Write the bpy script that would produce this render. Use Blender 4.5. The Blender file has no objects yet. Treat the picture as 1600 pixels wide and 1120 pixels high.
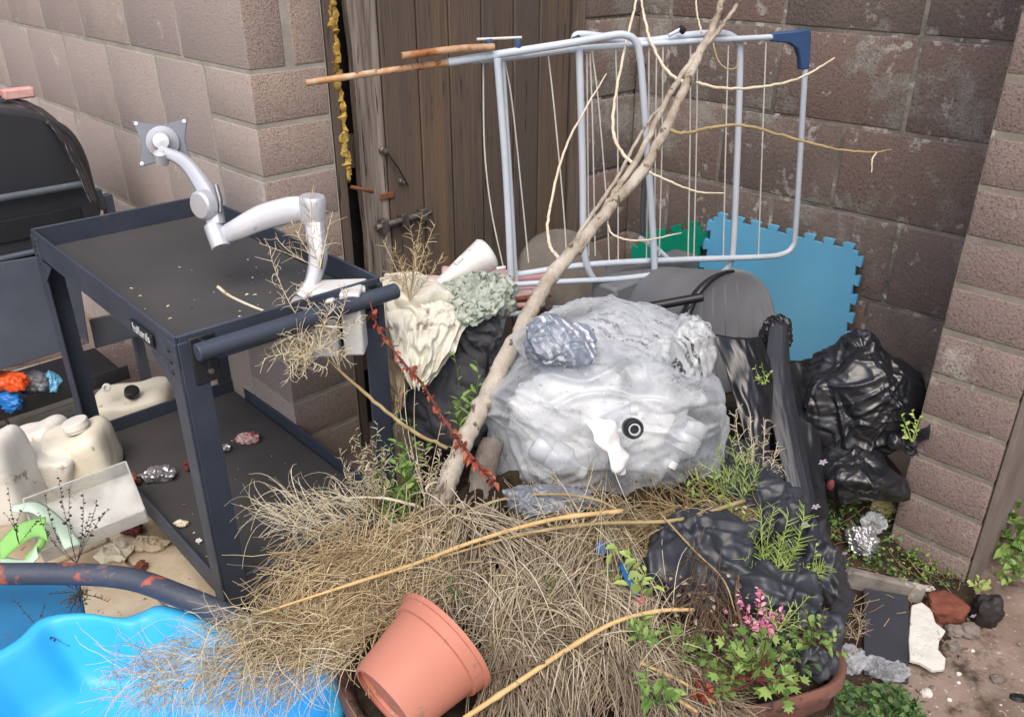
import bpy, bmesh, math, random
import numpy as np
from mathutils import Vector, noise as mnoise

random.seed(7)
RNG = np.random.default_rng(11)
scene = bpy.context.scene
COL = scene.collection

# ------------------------------------------------------------------ camera, sky, sun, exposure
FPX, PITCH, CAMH = 1322.0, math.radians(26.61), 1.6
cam = bpy.data.cameras.new("camera")
cam.sensor_width = 36.0
cam.lens = FPX / 1600.0 * 36.0
cam.clip_start, cam.clip_end = 0.05, 400.0
cam_o = bpy.data.objects.new("camera", cam)
COL.objects.link(cam_o)
cam_o.location = (0, 0, CAMH)
cam_o.rotation_euler = (math.pi / 2 - PITCH, 0, 0)
scene.camera = cam_o

SUN_EL, SUN_AZ = math.radians(56), math.radians(186)      # overcast: high, from behind the camera, very soft
world = bpy.data.worlds.new("World")
scene.world = world
world.use_nodes = True
nt = world.node_tree
sky = nt.nodes.new("ShaderNodeTexSky")
sky.sky_type = 'NISHITA'
sky.sun_disc = False
sky.sun_elevation, sky.sun_rotation = SUN_EL, SUN_AZ
sky.air_density, sky.dust_density, sky.ozone_density = 1.0, 5.0, 0.6
nt.nodes["Background"].inputs[1].default_value = 0.15
nt.links.new(sky.outputs[0], nt.nodes["Background"].inputs[0])
sun = bpy.data.lights.new("sun", 'SUN')
sun.energy, sun.angle, sun.color = 0.9, math.radians(50), (1.0, 0.98, 0.95)
sun_o = bpy.data.objects.new("sun", sun)
COL.objects.link(sun_o)
_sd = Vector((math.sin(SUN_AZ) * math.cos(SUN_EL), math.cos(SUN_AZ) * math.cos(SUN_EL), math.sin(SUN_EL)))
sun_o.rotation_euler = (-_sd).to_track_quat('-Z', 'Y').to_euler()
vs = scene.view_settings
vs.view_transform, vs.look, vs.gamma, vs.exposure = 'Standard', 'None', 1.0, 0.42
scene.display_settings.display_device = 'sRGB'
scene.render.engine = 'CYCLES'
scene.cycles.max_bounces = 8
scene.cycles.transparent_max_bounces = 16
scene.cycles.caustics_reflective = False
scene.cycles.caustics_refractive = False
scene.cycles.use_denoising = True

# ------------------------------------------------------------------ measuring: the yard's own axes and where things stand
PHI = math.radians(44.32)
U = np.array([-math.sin(PHI), math.cos(PHI), 0.0])        # along both block walls, away to the left
V = np.array([math.cos(PHI), math.sin(PHI), 0.0])         # along the gate, away to the right
UP = np.array([0.0, 0.0, 1.0])
EYE = np.array([0.0, 0.0, CAMH])


def ray(px, py):
    x, y = (px - 800) / FPX, (560 - py) / FPX
    c, s = math.cos(PITCH), math.sin(PITCH)
    return np.array([x, c + y * s, -s + y * c])


def Zp(px, py, z):
    d = ray(px, py)
    return EYE + d * (z - CAMH) / d[2]


def Pl(px, py, n, o):
    d = ray(px, py)
    return EYE + d * ((o - n @ EYE) / (n @ d))


def Dp(px, py, dep):
    return EYE + ray(px, py) * dep


def UV(u, v, z):
    return U * u + V * v + UP * z


# ------------------------------------------------------------------ mesh helpers
def lin(c):
    return tuple(((x / 255) / 12.92 if x / 255 <= 0.04045 else ((x / 255 + 0.055) / 1.055) ** 2.4) for x in c)


def tag(o, label=None, cat=None, group=None, kind=None):
    if label: o["label"] = label
    if cat: o["category"] = cat
    if group: o["group"] = group
    if kind: o["kind"] = kind
    return o


def empty(name, loc, label=None, cat=None, group=None):
    o = bpy.data.objects.new(name, None)
    COL.objects.link(o)
    o.location = tuple(loc)
    o.empty_display_size = 0.05
    return tag(o, label, cat, group)


def link(name, me, mats, parent=None, sharp=40, bevel=0, sub=0, seg=2):
    o = bpy.data.objects.new(name, me)
    COL.objects.link(o)
    for m in (mats if isinstance(mats, (list, tuple)) else [mats]):
        me.materials.append(m)
    me.polygons.foreach_set("use_smooth", [True] * len(me.polygons))
    if sharp:
        me.set_sharp_from_angle(angle=math.radians(sharp))
    if parent is not None:
        o.parent = parent
        p = parent
        off = Vector((0, 0, 0))
        while p is not None:
            off += p.location
            p = p.parent
        me.transform(__import__('mathutils').Matrix.Translation(-off))
    if bevel:
        b = o.modifiers.new("bevel", 'BEVEL')
        b.width, b.segments, b.limit_method, b.angle_limit = bevel, seg, 'ANGLE', math.radians(35)
    if sub:
        s = o.modifiers.new("sub", 'SUBSURF')
        s.levels = s.render_levels = sub
    me.update()
    return o


class MB:
    def __init__(self):
        self.v, self.f, self.m, self.c = [], [], [], []

    def add(self, vs_, fs, mi=0, col=None):
        n = len(self.v)
        self.v += [tuple(map(float, p)) for p in vs_]
        self.f += [tuple(i + n for i in f) for f in fs]
        self.m += [mi] * len(fs)
        self.c += [col if col is not None else 0.5] * len(vs_)
        return self

    def box(self, c, h, ax=None, mi=0, col=None, taper=1.0):
        a, b, d = ax if ax is not None else (np.array([1., 0, 0]), np.array([0, 1., 0]), UP)
        c = np.array(c, float)
        vs_ = []
        for k in (-1, 1):
            t = taper if k > 0 else 1.0
            for i, j in ((-1, -1), (1, -1), (1, 1), (-1, 1)):
                vs_.append(c + a * h[0] * i * t + b * h[1] * j * t + d * h[2] * k)
        return self.add(vs_, [(3, 2, 1, 0), (4, 5, 6, 7), (0, 1, 5, 4), (1, 2, 6, 5), (2, 3, 7, 6), (3, 0, 4, 7)], mi, col)

    def tube(self, pts, r, n=10, mi=0, caps=True, col=None, flat=1.0):
        pts = [np.array(p, float) for p in pts]
        k = len(pts)
        rs = [r] * k if np.isscalar(r) else list(r)
        t0 = pts[1] - pts[0]
        t0 /= np.linalg.norm(t0) + 1e-12
        ref = np.array([0, 0, 1.]) if abs(t0[2]) < 0.9 else np.array([1., 0, 0])
        nrm = np.cross(t0, ref); nrm /= np.linalg.norm(nrm)
        vs_ = []
        for i in range(k):
            t = pts[min(i + 1, k - 1)] - pts[max(i - 1, 0)]
            t /= np.linalg.norm(t) + 1e-12
            nrm = nrm - t * (nrm @ t); nrm /= np.linalg.norm(nrm) + 1e-12
            b = np.cross(t, nrm)
            for j in range(n):
                a = 2 * math.pi * j / n
                vs_.append(pts[i] + (nrm * math.cos(a) + b * math.sin(a) * flat) * rs[i])
        fs = []
        for i in range(k - 1):
            for j in range(n):
                j2 = (j + 1) % n
                fs.append((i * n + j, i * n + j2, (i + 1) * n + j2, (i + 1) * n + j))
        if caps:
            fs.append(tuple(range(n - 1, -1, -1)))
            fs.append(tuple((k - 1) * n + j for j in range(n)))
        return self.add(vs_, fs, mi, col)

    def lathe(self, c, axis, prof, n=32, mi=0, caps=False):
        """prof: list of (distance along axis, radius)"""
        axis = np.array(axis, float); axis /= np.linalg.norm(axis)
        ref = UP if abs(axis[2]) < 0.9 else np.array([1., 0, 0])
        e1 = np.cross(axis, ref); e1 /= np.linalg.norm(e1); e2 = np.cross(axis, e1)
        vs_, fs = [], []
        for h, r in prof:
            for j in range(n):
                a = 2 * math.pi * j / n
                vs_.append(np.array(c) + axis * h + (e1 * math.cos(a) + e2 * math.sin(a)) * r)
        for i in range(len(prof) - 1):
            for j in range(n):
                j2 = (j + 1) % n
                fs.append((i * n + j2, i * n + j, (i + 1) * n + j, (i + 1) * n + j2))
        if caps:
            fs.append(tuple(range(n)))
            fs.append(tuple((len(prof) - 1) * n + j for j in range(n - 1, -1, -1)))
        return self.add(vs_, fs, mi)

    def prism(self, poly, depth_vec, mi=0, col=None):
        """a flat outline (list of 3-D points) given thickness"""
        n = len(poly)
        d = np.array(depth_vec, float)
        vs_ = [np.array(p, float) for p in poly] + [np.array(p, float) + d for p in poly]
        fs = [tuple(range(n - 1, -1, -1)), tuple(range(n, 2 * n))]
        fs += [(i, (i + 1) % n, n + (i + 1) % n, n + i) for i in range(n)]
        return self.add(vs_, fs, mi, col)

    def mesh(self, name):
        me = bpy.data.meshes.new(name)
        me.from_pydata(self.v, [], self.f)
        me.polygons.foreach_set("material_index", self.m)
        a = me.attributes.new("shade", 'FLOAT', 'POINT')
        a.data.foreach_set("value", np.array(self.c, dtype=np.float32))
        me.update()
        bm = bmesh.new(); bm.from_mesh(me)
        bmesh.ops.recalc_face_normals(bm, faces=bm.faces)
        bm.to_mesh(me); bm.free()
        return me

    def obj(self, name, mats, parent=None, **kw):
        return link(name, self.mesh(name), mats, parent, **kw)


def smooth_path(pts, n=8):
    """Catmull-Rom through the points"""
    P = [np.array(p, float) for p in pts]
    P = [2 * P[0] - P[1]] + P + [2 * P[-1] - P[-2]]
    out = []
    for i in range(1, len(P) - 2):
        for k in range(n):
            t = k / n
            out.append(0.5 * ((2 * P[i]) + (P[i + 1] - P[i - 1]) * t + (2 * P[i - 1] - 5 * P[i] + 4 * P[i + 1] - P[i + 2]) * t * t
                              + (3 * P[i] - P[i - 1] - 3 * P[i + 1] + P[i + 2]) * t ** 3))
    out.append(P[-2])
    return out


def lerp_list(vals, n):
    xs = np.linspace(0, len(vals) - 1, n)
    return list(np.interp(xs, range(len(vals)), vals))


def strands(P, R, shade, n=3):
    """many thin tubes as one mesh; P (N,S,3), R (N,S), shade (N,)"""
    N, S, _ = P.shape
    T = np.gradient(P, axis=1)
    T /= np.linalg.norm(T, axis=2, keepdims=True) + 1e-9
    ref = RNG.normal(size=(N, 1, 3))
    A = np.cross(T, ref); A /= np.linalg.norm(A, axis=2, keepdims=True) + 1e-9
    B = np.cross(T, A)
    ang = np.arange(n) * 2 * math.pi / n
    W = P[:, :, None, :] + (A[:, :, None, :] * np.cos(ang)[None, None, :, None] + B[:, :, None, :] * np.sin(ang)[None, None, :, None]) * R[:, :, None, None]
    idx = np.arange(N * S * n).reshape(N, S, n)
    a = idx[:, :-1, :]; b = np.roll(idx, -1, 2)[:, :-1, :]
    c = np.roll(idx, -1, 2)[:, 1:, :]; d = idx[:, 1:, :]
    F = np.stack([a, b, c, d], -1).reshape(-1, 4)
    return W.reshape(-1, 3), F, np.repeat(shade, S * n)


def np_mesh(name, Vv, F, shade=None):
    me = bpy.data.meshes.new(name)
    k = F.shape[1]
    me.vertices.add(len(Vv)); me.vertices.foreach_set("co", np.ascontiguousarray(Vv, dtype=np.float32).ravel())
    me.loops.add(F.size); me.loops.foreach_set("vertex_index", np.ascontiguousarray(F, dtype=np.int32).ravel())
    me.polygons.add(len(F)); me.polygons.foreach_set("loop_start", np.arange(0, F.size, k, dtype=np.int32))
    me.update(calc_edges=True)
    me.validate()
    if shade is not None:
        a = me.attributes.new("shade", 'FLOAT', 'POINT')
        a.data.foreach_set("value", np.ascontiguousarray(shade, dtype=np.float32))
    return me


def fbm(p, s=1.0, o=4):
    return mnoise.fractal(Vector(p) * s, 1.0, 2.0, o, noise_basis='PERLIN_ORIGINAL')


def displace(me, amp, scale, octv=4, seed=0.0):
    me.update()
    nn = [v.normal.copy() for v in me.vertices]
    for v, n in zip(me.vertices, nn):
        v.co += n * amp * fbm(v.co + Vector((seed, seed * .7, -seed)), scale, octv)
    me.update()


def blob(c, r, ax=None, sub=4, amp=0.1, scale=2.0, seed=0.0, power=2.0):
    """an uneven lump (superellipsoid with noise): returns verts, faces for MB.add"""
    bm = bmesh.new()
    bmesh.ops.create_icosphere(bm, subdivisions=sub, radius=1)
    a, b, d = ax if ax is not None else (np.array([1., 0, 0]), np.array([0, 1., 0]), UP)
    vs_ = []
    for v in bm.verts:
        p = np.array(v.co)
        if power != 2.0:
            p = p / (np.sum(np.abs(p) ** power) ** (1 / power))
        k = 1 + amp * fbm(v.co + Vector((seed, seed, seed)), scale, 4)
        p = p * k
        vs_.append(np.array(c) + a * p[0] * r[0] + b * p[1] * r[1] + d * p[2] * r[2])
    fs = [tuple(v.index for v in f.verts) for f in bm.faces]
    bm.free()
    return vs_, fs


# ------------------------------------------------------------------ a small position-based cloth solver for bags and rags
def pbd(X, E, L0, iters, step, relax=1.0, inner=2, damp=0.92, smooth=0.0, nb=None):
    X = X.copy(); Xp = X.copy()
    n = len(X); e0, e1 = E[:, 0], E[:, 1]
    deg = np.bincount(np.concatenate([e0, e1]), minlength=n).astype(float)[:, None] + 1e-9
    for it in range(iters):
        Vv = (X - Xp) * damp
        Xp = X.copy()
        X = X + Vv
        X = step(X, it, True)
        for _ in range(inner):
            d = X[e1] - X[e0]
            l = np.sqrt((d * d).sum(1)) + 1e-12
            c = d * (0.5 * (l - L0) / l)[:, None]
            acc = np.empty_like(X)
            for k in range(3):
                acc[:, k] = np.bincount(e0, c[:, k], n) - np.bincount(e1, c[:, k], n)
            X = X + acc / deg * 1.6 * relax
            if smooth:
                m = np.empty_like(X)
                for k in range(3):
                    m[:, k] = np.bincount(e0, X[e1, k], n) + np.bincount(e1, X[e0, k], n)
                X = X + (m / deg - X) * smooth
            X = step(X, it, False)
    return X


_ICO = {}


def ico(sub):
    if sub not in _ICO:
        bm = bmesh.new()
        bmesh.ops.create_icosphere(bm, subdivisions=sub, radius=1)
        _ICO[sub] = (np.array([v.co[:] for v in bm.verts]), np.array([[v.index for v in f.verts] for f in bm.faces]),
                     np.array([[v.index for v in e.verts] for e in bm.edges]))
        bm.free()
    a, b, c = _ICO[sub]
    return a.copy(), b, c


def noise_np(P, s, seed=0.0, o=3):
    return np.array([mnoise.fractal(Vector((float(p[0]) * s + seed, float(p[1]) * s - seed, float(p[2]) * s + 2 * seed)), 1.0, 2.0, o, noise_basis='PERLIN_ORIGINAL') for p in P])


def bag_mesh(name, c, r, ax=None, slack=1.2, lump=0.16, lscale=1.6, seed=1.0, sub=6, iters=90, knots=(), squash=0.0, pull=0.012, smooth=0.02, nfreq=5.0):
    """a plastic bag shrunk round lumpy contents: slack film buckles into folds. knots: (direction, half-angle, length) gathers"""
    Nn, F, E = ico(sub)
    hull = 1 + lump * noise_np(Nn, lscale, seed, 3)
    hull = np.clip(hull, 0.6, 1.5)
    R = np.array(r)
    core = Nn * hull[:, None]
    if squash:
        core[:, 2] = np.where(core[:, 2] < -1 + squash, -1 + squash + (core[:, 2] + 1 - squash) * .15, core[:, 2])
    core = core * R
    cn = core / np.linalg.norm(core, axis=1, keepdims=True)
    crad = np.linalg.norm(core, axis=1)
    ev = core[E[:, 0]] - core[E[:, 1]]
    L0 = np.linalg.norm(ev * np.array(slack if isinstance(slack, tuple) else (slack,) * 3), axis=1)
    X = core * (1.05 + 0.09 * noise_np(Nn * np.array(slack if isinstance(slack, tuple) else (1, 1, 1)) ** 2, nfreq, seed + 9, 2)[:, None])
    kn = []
    for kd, ka, kl in knots:
        kd = np.array(kd, float); kd /= np.linalg.norm(kd)
        w = np.clip((Nn @ kd - math.cos(ka)) / (1 - math.cos(ka)), 0, 1)
        base = np.linalg.norm(kd * R)
        kn.append((kd, w, base, kl))
    # radius lookup by nearest original direction is costly: each vertex keeps to its own direction's core radius
    def step(X, it, first):
        if first:
            X = X - X * (pull * min(1, 0.3 + it / 40))
        l = np.linalg.norm(X, axis=1)
        lim = crad
        bad = l < lim
        X[bad] *= (lim[bad] / (l[bad] + 1e-9))[:, None]
        for kd, w, base, kl in kn:
            t = X @ kd
            lat = X - t[:, None] * kd
            k = (w ** 1.5)[:, None] * .25
            X = np.where(w[:, None] > 0, t[:, None] * kd + lat * (1 - k) , X)
            X = X + kd * ((w ** 6) * kl * .02 * (np.clip(base + kl - (X @ kd), 0, 1) > 0))[:, None]
        return X
    X = pbd(X, E, L0, iters, step, inner=2, damp=0.85, smooth=smooth)
    a, b, d = ax if ax is not None else (np.array([1., 0, 0]), np.array([0, 1., 0]), UP)
    Wd = np.array(c) + X[:, :1] * a + X[:, 1:2] * b + X[:, 2:] * d
    return np_mesh(name, Wd, F)


def crease_field(P, Nr, K, length, width, amp, rs, focus=None, along=None, curve=2.0):
    """sharp tent-shaped creases scattered over a surface; focus: points they run away from; along: a preferred heading"""
    out = np.zeros(len(P))
    for _ in range(K):
        i = rs.integers(len(P)); pc, n = P[i], Nr[i]
        if focus is not None and rs.random() < .75:
            f = focus[rs.integers(len(focus))]
            t = pc - f
            t = t / (np.linalg.norm(t) + 1e-9) + rs.normal(0, .22, 3)
        elif along is not None:
            t = np.array(along) + rs.normal(0, .28, 3)
        else:
            t = rs.normal(0, 1, 3)
        t = t - n * (t @ n); t /= np.linalg.norm(t) + 1e-9
        b = np.cross(n, t)
        l = length * rs.uniform(.4, 1.3); w = width * rs.uniform(.45, 1.5); a = amp * rs.uniform(.35, 1.2) * (1 if rs.random() < .72 else -.8) * min(1, w / width + .2)
        d = P - pc
        m_ = (d * d).sum(1) < (l * 1.05) ** 2
        if not m_.any(): continue
        dm = d[m_]
        s_ = dm @ t / l
        q = dm @ b + curve * rs.normal(0, .35) * (s_ * l) ** 2 / l
        ww = w * (.35 + .65 * np.clip((s_ + 1) / 2, 0, 1))
        out[m_] += a * np.clip(1 - np.abs(q) / ww, 0, 1) * np.clip(1 - np.abs(s_) ** 1.5, 0, 1) * np.clip(1 - np.abs(dm @ n) / l * 1.2, 0, 1)
    return out


def film_bag(name, c, r, seed=1, planes=46, flat=.86, sub=6, creases=(), lump=.10, ax=None, power=2.0, squash=0.0):
    """a film bag: flat facets between its contents' corners, crossed by sharp creases. creases: dicts for crease_field"""
    rs = np.random.default_rng(int(seed * 97))
    Nn, F, E = ico(sub)
    nd = rs.normal(0, 1, (planes, 3)); nd /= np.linalg.norm(nd, axis=1, keepdims=True)
    dd = rs.uniform(flat, 1.02, planes)
    dots = Nn @ nd.T
    rad = np.where(dots > .05, dd[None] / np.maximum(dots, .05), 9)
    k = 26.0
    rad = np.minimum(-np.log(np.exp(-k * np.minimum(rad, 1.6)).sum(1) + np.exp(-k * 1.08)) / k + .02, 1.12)
    rad *= 1 + lump * noise_np(Nn, 1.3, seed, 2)
    X = Nn * rad[:, None]
    if power != 2.0:
        X = X / (np.sum(np.abs(Nn) ** power, 1) ** (1 / power))[:, None]
    if squash:
        X[:, 2] = np.where(X[:, 2] < -1 + squash, -1 + squash + (X[:, 2] + 1 - squash) * .2, X[:, 2])
    X = X * np.array(r)
    nr = X / np.array(r) ** 2; nr /= np.linalg.norm(nr, axis=1, keepdims=True)
    dis = np.zeros(len(X))
    for cr in creases:
        dis += crease_field(X, nr, rs=rs, **cr)
    X = X + nr * dis[:, None]
    deg = np.bincount(E.ravel(), minlength=len(X))[:, None]
    for _ in range(2 if sub > 6 else 1):
        m = np.stack([np.bincount(E[:, 0], X[E[:, 1], q], len(X)) + np.bincount(E[:, 1], X[E[:, 0], q], len(X)) for q in range(3)], 1)
        X = X + (m / deg - X) * .45
    a, b, d = ax if ax is not None else (np.array([1., 0, 0]), np.array([0, 1., 0]), UP)
    Wd = np.array(c) + X[:, :1] * a + X[:, 1:2] * b + X[:, 2:] * d
    return np_mesh(name, Wd, F)


def rag_heap(name, c, r, seed, heading=(1, 0, .2), wave=.045, amp=.016, sub=6, lump=.18, warp=1.6, sag=0.0, ax=None):
    """a crumpled cloth: rounded folds with pinched valleys, running in warped bands"""
    rs = np.random.default_rng(int(seed * 31))
    Nn, F, E = ico(sub)
    R = np.array(r)
    X = Nn * (1 + lump * noise_np(Nn, 1.4, seed, 2))[:, None] * R
    nr = Nn / R; nr /= np.linalg.norm(nr, axis=1, keepdims=True)
    hd = np.array(heading, float); hd /= np.linalg.norm(hd)
    h2 = np.cross(hd, [.2, .1, 1]); h2 /= np.linalg.norm(h2)
    wv = noise_np(X, 9.0, seed + 3, 2); wv2 = noise_np(X, 7.0, seed + 8, 2)
    ph = math.pi * (X @ hd) / wave + warp * math.pi * wv
    ph2 = math.pi * (X @ h2) / (wave * 1.5) + warp * math.pi * wv2
    gate = np.clip(.5 + 1.6 * noise_np(X, 8.0, seed + 20, 2), 0, 1)
    f = np.abs(np.sin(ph)) ** .8 * (1 - gate) + np.abs(np.sin(ph2)) ** .8 * gate
    f = f * (.55 + .7 * np.clip(.5 + noise_np(X, 6, seed + 30, 2), 0, 1))
    dis = amp * (f - .45) * 1.6
    dis += crease_field(X, nr, 130, .05, .007, .0055, rs)
    X = X + nr * dis[:, None]
    low = X[:, 2] < 0
    X[low, 2] *= 1 + sag
    a, b, d = ax if ax is not None else (np.array([1., 0, 0]), np.array([0, 1., 0]), UP)
    return np_mesh(name, np.array(c) + X[:, :1] * a + X[:, 1:2] * b + X[:, 2:] * d, F)



# ------------------------------------------------------------------ materials (all procedural)
def _n(t, typ, **kw):
    n = t.nodes.new(typ)
    for k, v in kw.items():
        setattr(n, k, v)
    return n


def mat(name, c1, c2=None, c3=None, rough=0.6, scale=8.0, detail=6.0, spots=None, spot_scale=40.0, spot_cut=0.62, bump=0.0, bump_scale=60.0,
        metal=0.0, spec=0.5, shade=None, rough_var=0.0, stretch=None, spots2=None, spot2_scale=6.0, spot2_cut=0.6, coat=0.0, trans=0.0, alpha=1.0, subs=0.0, crinkle=0.0, crink_str=.6, aniso=(1, 1, 1), pores=None):
    """Principled with noise-mixed colours, optional speckle/stain layers, per-piece shade and bump, in object space."""
    m = bpy.data.materials.new(name)
    m.use_nodes = True
    t = m.node_tree
    p = t.nodes["Principled BSDF"]
    L = t.links.new
    tc = _n(t, "ShaderNodeTexCoord")
    vec = tc.outputs["Object"]
    if stretch:
        mp = _n(t, "ShaderNodeMapping"); mp.inputs["Scale"].default_value = stretch
        L(vec, mp.inputs[0]); vec = mp.outputs[0]
    def noise(s, d=detail, r=.6):
        n = _n(t, "ShaderNodeTexNoise"); n.inputs["Scale"].default_value = s; n.inputs["Detail"].default_value = d; n.inputs["Roughness"].default_value = r
        L(vec, n.inputs["Vector"]); return n.outputs[0]
    def ramp(x, lo, hi):
        r = _n(t, "ShaderNodeMapRange"); r.inputs[1].default_value = lo; r.inputs[2].default_value = hi; L(x, r.inputs[0]); return r.outputs[0]
    def mix(f, a, b):
        x = _n(t, "ShaderNodeMix", data_type='RGBA')
        L(f, x.inputs[0]) if not isinstance(f, float) else setattr(x.inputs[0], "default_value", f)
        for s, i in ((a, 6), (b, 7)):
            if isinstance(s, tuple): x.inputs[i].default_value = (*s, 1)
            else: L(s, x.inputs[i])
        return x.outputs[2]
    col = lin(c1)
    if c2 is not None: col = mix(ramp(noise(scale), .35, .65), lin(c1), lin(c2))
    if c3 is not None: col = mix(ramp(noise(scale * .37, 4), .45, .7), col, lin(c3))
    if shade is not None:
        at = _n(t, "ShaderNodeAttribute", attribute_name="shade")
        col = mix(at.outputs["Fac"], col, lin(shade)) if not isinstance(col, tuple) else mix(at.outputs["Fac"], lin(c1), lin(shade))
    if spots is not None: col = mix(ramp(noise(spot_scale, 3), spot_cut, spot_cut + .06), col, lin(spots))
    if spots2 is not None: col = mix(ramp(noise(spot2_scale, 8, .7), spot2_cut, spot2_cut + .08), col, lin(spots2))
    if pores is not None: col = mix(ramp(noise(170, 4, .75), .545, .62), col, lin(pores))
    if isinstance(col, tuple): p.inputs["Base Color"].default_value = (*col, 1)
    else: L(col, p.inputs["Base Color"])
    p.inputs["Metallic"].default_value = metal
    p.inputs["Specular IOR Level"].default_value = spec
    p.inputs["Coat Weight"].default_value = coat
    p.inputs["Transmission Weight"].default_value = trans
    p.inputs["Alpha"].default_value = alpha
    if subs:
        p.inputs["Subsurface Weight"].default_value = subs; p.inputs["Subsurface Radius"].default_value = (.02, .02, .02)
    if rough_var:
        r = _n(t, "ShaderNodeMapRange"); r.inputs[3].default_value = max(.03, rough - rough_var); r.inputs[4].default_value = min(1, rough + rough_var)
        L(noise(scale * 2), r.inputs[0]); L(r.outputs[0], p.inputs["Roughness"])
    else: p.inputs["Roughness"].default_value = rough
    if crinkle:
        tw = _n(t, "ShaderNodeTexNoise"); tw.inputs["Scale"].default_value = 6; L(vec, tw.inputs["Vector"])
        vm = _n(t, "ShaderNodeMix", data_type='VECTOR'); vm.inputs[0].default_value = .12; L(vec, vm.inputs[4]); L(tw.outputs["Color"], vm.inputs[5])
        hs_ = []
        for sc_ in (crinkle, crinkle * 2.3):
            mp2 = _n(t, "ShaderNodeMapping"); mp2.inputs["Scale"].default_value = aniso; mp2.inputs["Rotation"].default_value = (.3 * sc_, .2, .1 * sc_); L(vm.outputs[1], mp2.inputs[0])
            vo = _n(t, "ShaderNodeTexVoronoi"); vo.inputs["Scale"].default_value = sc_; L(mp2.outputs[0], vo.inputs["Vector"]); hs_.append(vo.outputs["Distance"])
        ad = _n(t, "ShaderNodeMath", operation='MULTIPLY_ADD'); L(hs_[1], ad.inputs[0]); ad.inputs[1].default_value = .45; L(hs_[0], ad.inputs[2])
        b = _n(t, "ShaderNodeBump"); b.inputs["Strength"].default_value = crink_str; b.inputs["Distance"].default_value = .02
        L(ad.outputs[0], b.inputs["Height"]); L(b.outputs[0], p.inputs["Normal"])
    elif bump:
        b = _n(t, "ShaderNodeBump"); b.inputs["Strength"].default_value = min(1, bump); b.inputs["Distance"].default_value = .004 * max(1, bump)
        L(noise(bump_scale, 5, .65), b.inputs["Height"]); L(b.outputs[0], p.inputs["Normal"])
    return m


M = {}
M['block_pink'] = mat('block_pink', (184, 172, 165), (170, 157, 151), (190, 176, 161), rough=.95, scale=5, shade=(166, 154, 150), spots=(138, 126, 119), spot_scale=90, spot_cut=.65, spots2=(194, 188, 181), spot2_scale=5, spot2_cut=.6, bump=.7, bump_scale=130, spec=.2, pores=(154, 142, 135))
M['block_pebble'] = mat('block_pebble', (182, 162, 150), (162, 144, 136), (186, 168, 144), rough=.95, scale=9, shade=(168, 151, 143), spots=(130, 114, 107), spot_scale=210, spot_cut=.57, spots2=(198, 185, 170), spot2_scale=60, spot2_cut=.62, bump=1.2, bump_scale=190, spec=.2, pores=(136, 120, 113))
M['mortar_pale'] = mat('mortar_pale', (172, 168, 156), (154, 148, 138), rough=.95, scale=14, bump=.5, bump_scale=90, spec=.2)
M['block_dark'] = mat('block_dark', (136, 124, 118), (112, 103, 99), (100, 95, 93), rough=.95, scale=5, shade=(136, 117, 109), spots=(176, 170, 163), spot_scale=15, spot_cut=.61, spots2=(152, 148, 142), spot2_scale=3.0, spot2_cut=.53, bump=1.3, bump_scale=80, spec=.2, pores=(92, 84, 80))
M['mortar_dark'] = mat('mortar_dark', (130, 125, 118), (96, 92, 89), (158, 152, 143), rough=.95, scale=12, bump=1.0, bump_scale=60, spec=.2, spots=(192, 186, 177), spot_scale=17, spot_cut=.57)
M['block_pier'] = mat('block_pier', (160, 141, 133), (138, 122, 116), (154, 140, 131), rough=.95, scale=9, shade=(146, 128, 122), spots=(104, 91, 87), spot_scale=110, spot_cut=.62, spots2=(184, 176, 167), spot2_scale=6, spot2_cut=.57, bump=1.2, bump_scale=150, spec=.2, pores=(104, 92, 88))
M['mortar_pier'] = mat('mortar_pier', (148, 142, 128), (124, 118, 108), rough=.95, scale=14, bump=.6, bump_scale=70, spec=.2, spots=(176, 168, 156), spot_scale=24, spot_cut=.62)
M['render_grey'] = mat('render_grey', (132, 122, 114), (112, 104, 98), rough=.95, scale=6, bump=.5, bump_scale=80, spec=.2)
M['ground'] = mat('ground', (150, 132, 120), (118, 102, 92), (160, 146, 134), rough=1, scale=5, spots=(186, 172, 160), spot_scale=60, spot_cut=.62, spots2=(74, 62, 52), spot2_scale=3, spot2_cut=.57, bump=1.0, bump_scale=50, spec=.2)
M['soil'] = mat('soil', (62, 50, 42), (44, 36, 31), (78, 66, 52), rough=1, scale=9, spots=(104, 90, 74), spot_scale=70, spot_cut=.64, bump=1.5, bump_scale=60, spec=.2)
M['slab'] = mat('slab', (212, 200, 178), (190, 172, 146), (168, 148, 116), rough=.95, scale=7, spots=(110, 92, 74), spot_scale=50, spot_cut=.66, bump=.6, bump_scale=60, spec=.2)
M['wood'] = mat('wood', (118, 101, 86), (90, 79, 71), (134, 108, 80), rough=.85, scale=7, stretch=(9, 9, .55), shade=(92, 83, 77), bump=.9, bump_scale=16, spec=.3, spots=(62, 53, 47), spot_scale=9, spot_cut=.62, spots2=(140, 126, 112), spot2_scale=5, spot2_cut=.64)
M['wood_grey'] = mat('wood_grey', (150, 138, 128), (104, 93, 85), (172, 162, 152), rough=.9, scale=8, stretch=(12, 12, .6), bump=1.2, bump_scale=14, spec=.2, spots=(66, 57, 51), spot_scale=10, spot_cut=.6)
M['wood_pale'] = mat('wood_pale', (116, 104, 94), (92, 83, 76), rough=.9, scale=8, stretch=(10, 10, .6), bump=.8, bump_scale=14, spec=.2)
M['foam_yellow'] = mat('foam_yellow', (196, 158, 66), (112, 88, 46), (208, 178, 92), rough=.8, scale=20, bump=1.5, bump_scale=60)
M['rust'] = mat('rust', (120, 72, 48), (86, 56, 42), (150, 100, 64), rough=.85, scale=24, bump=.8, bump_scale=120)
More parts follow.
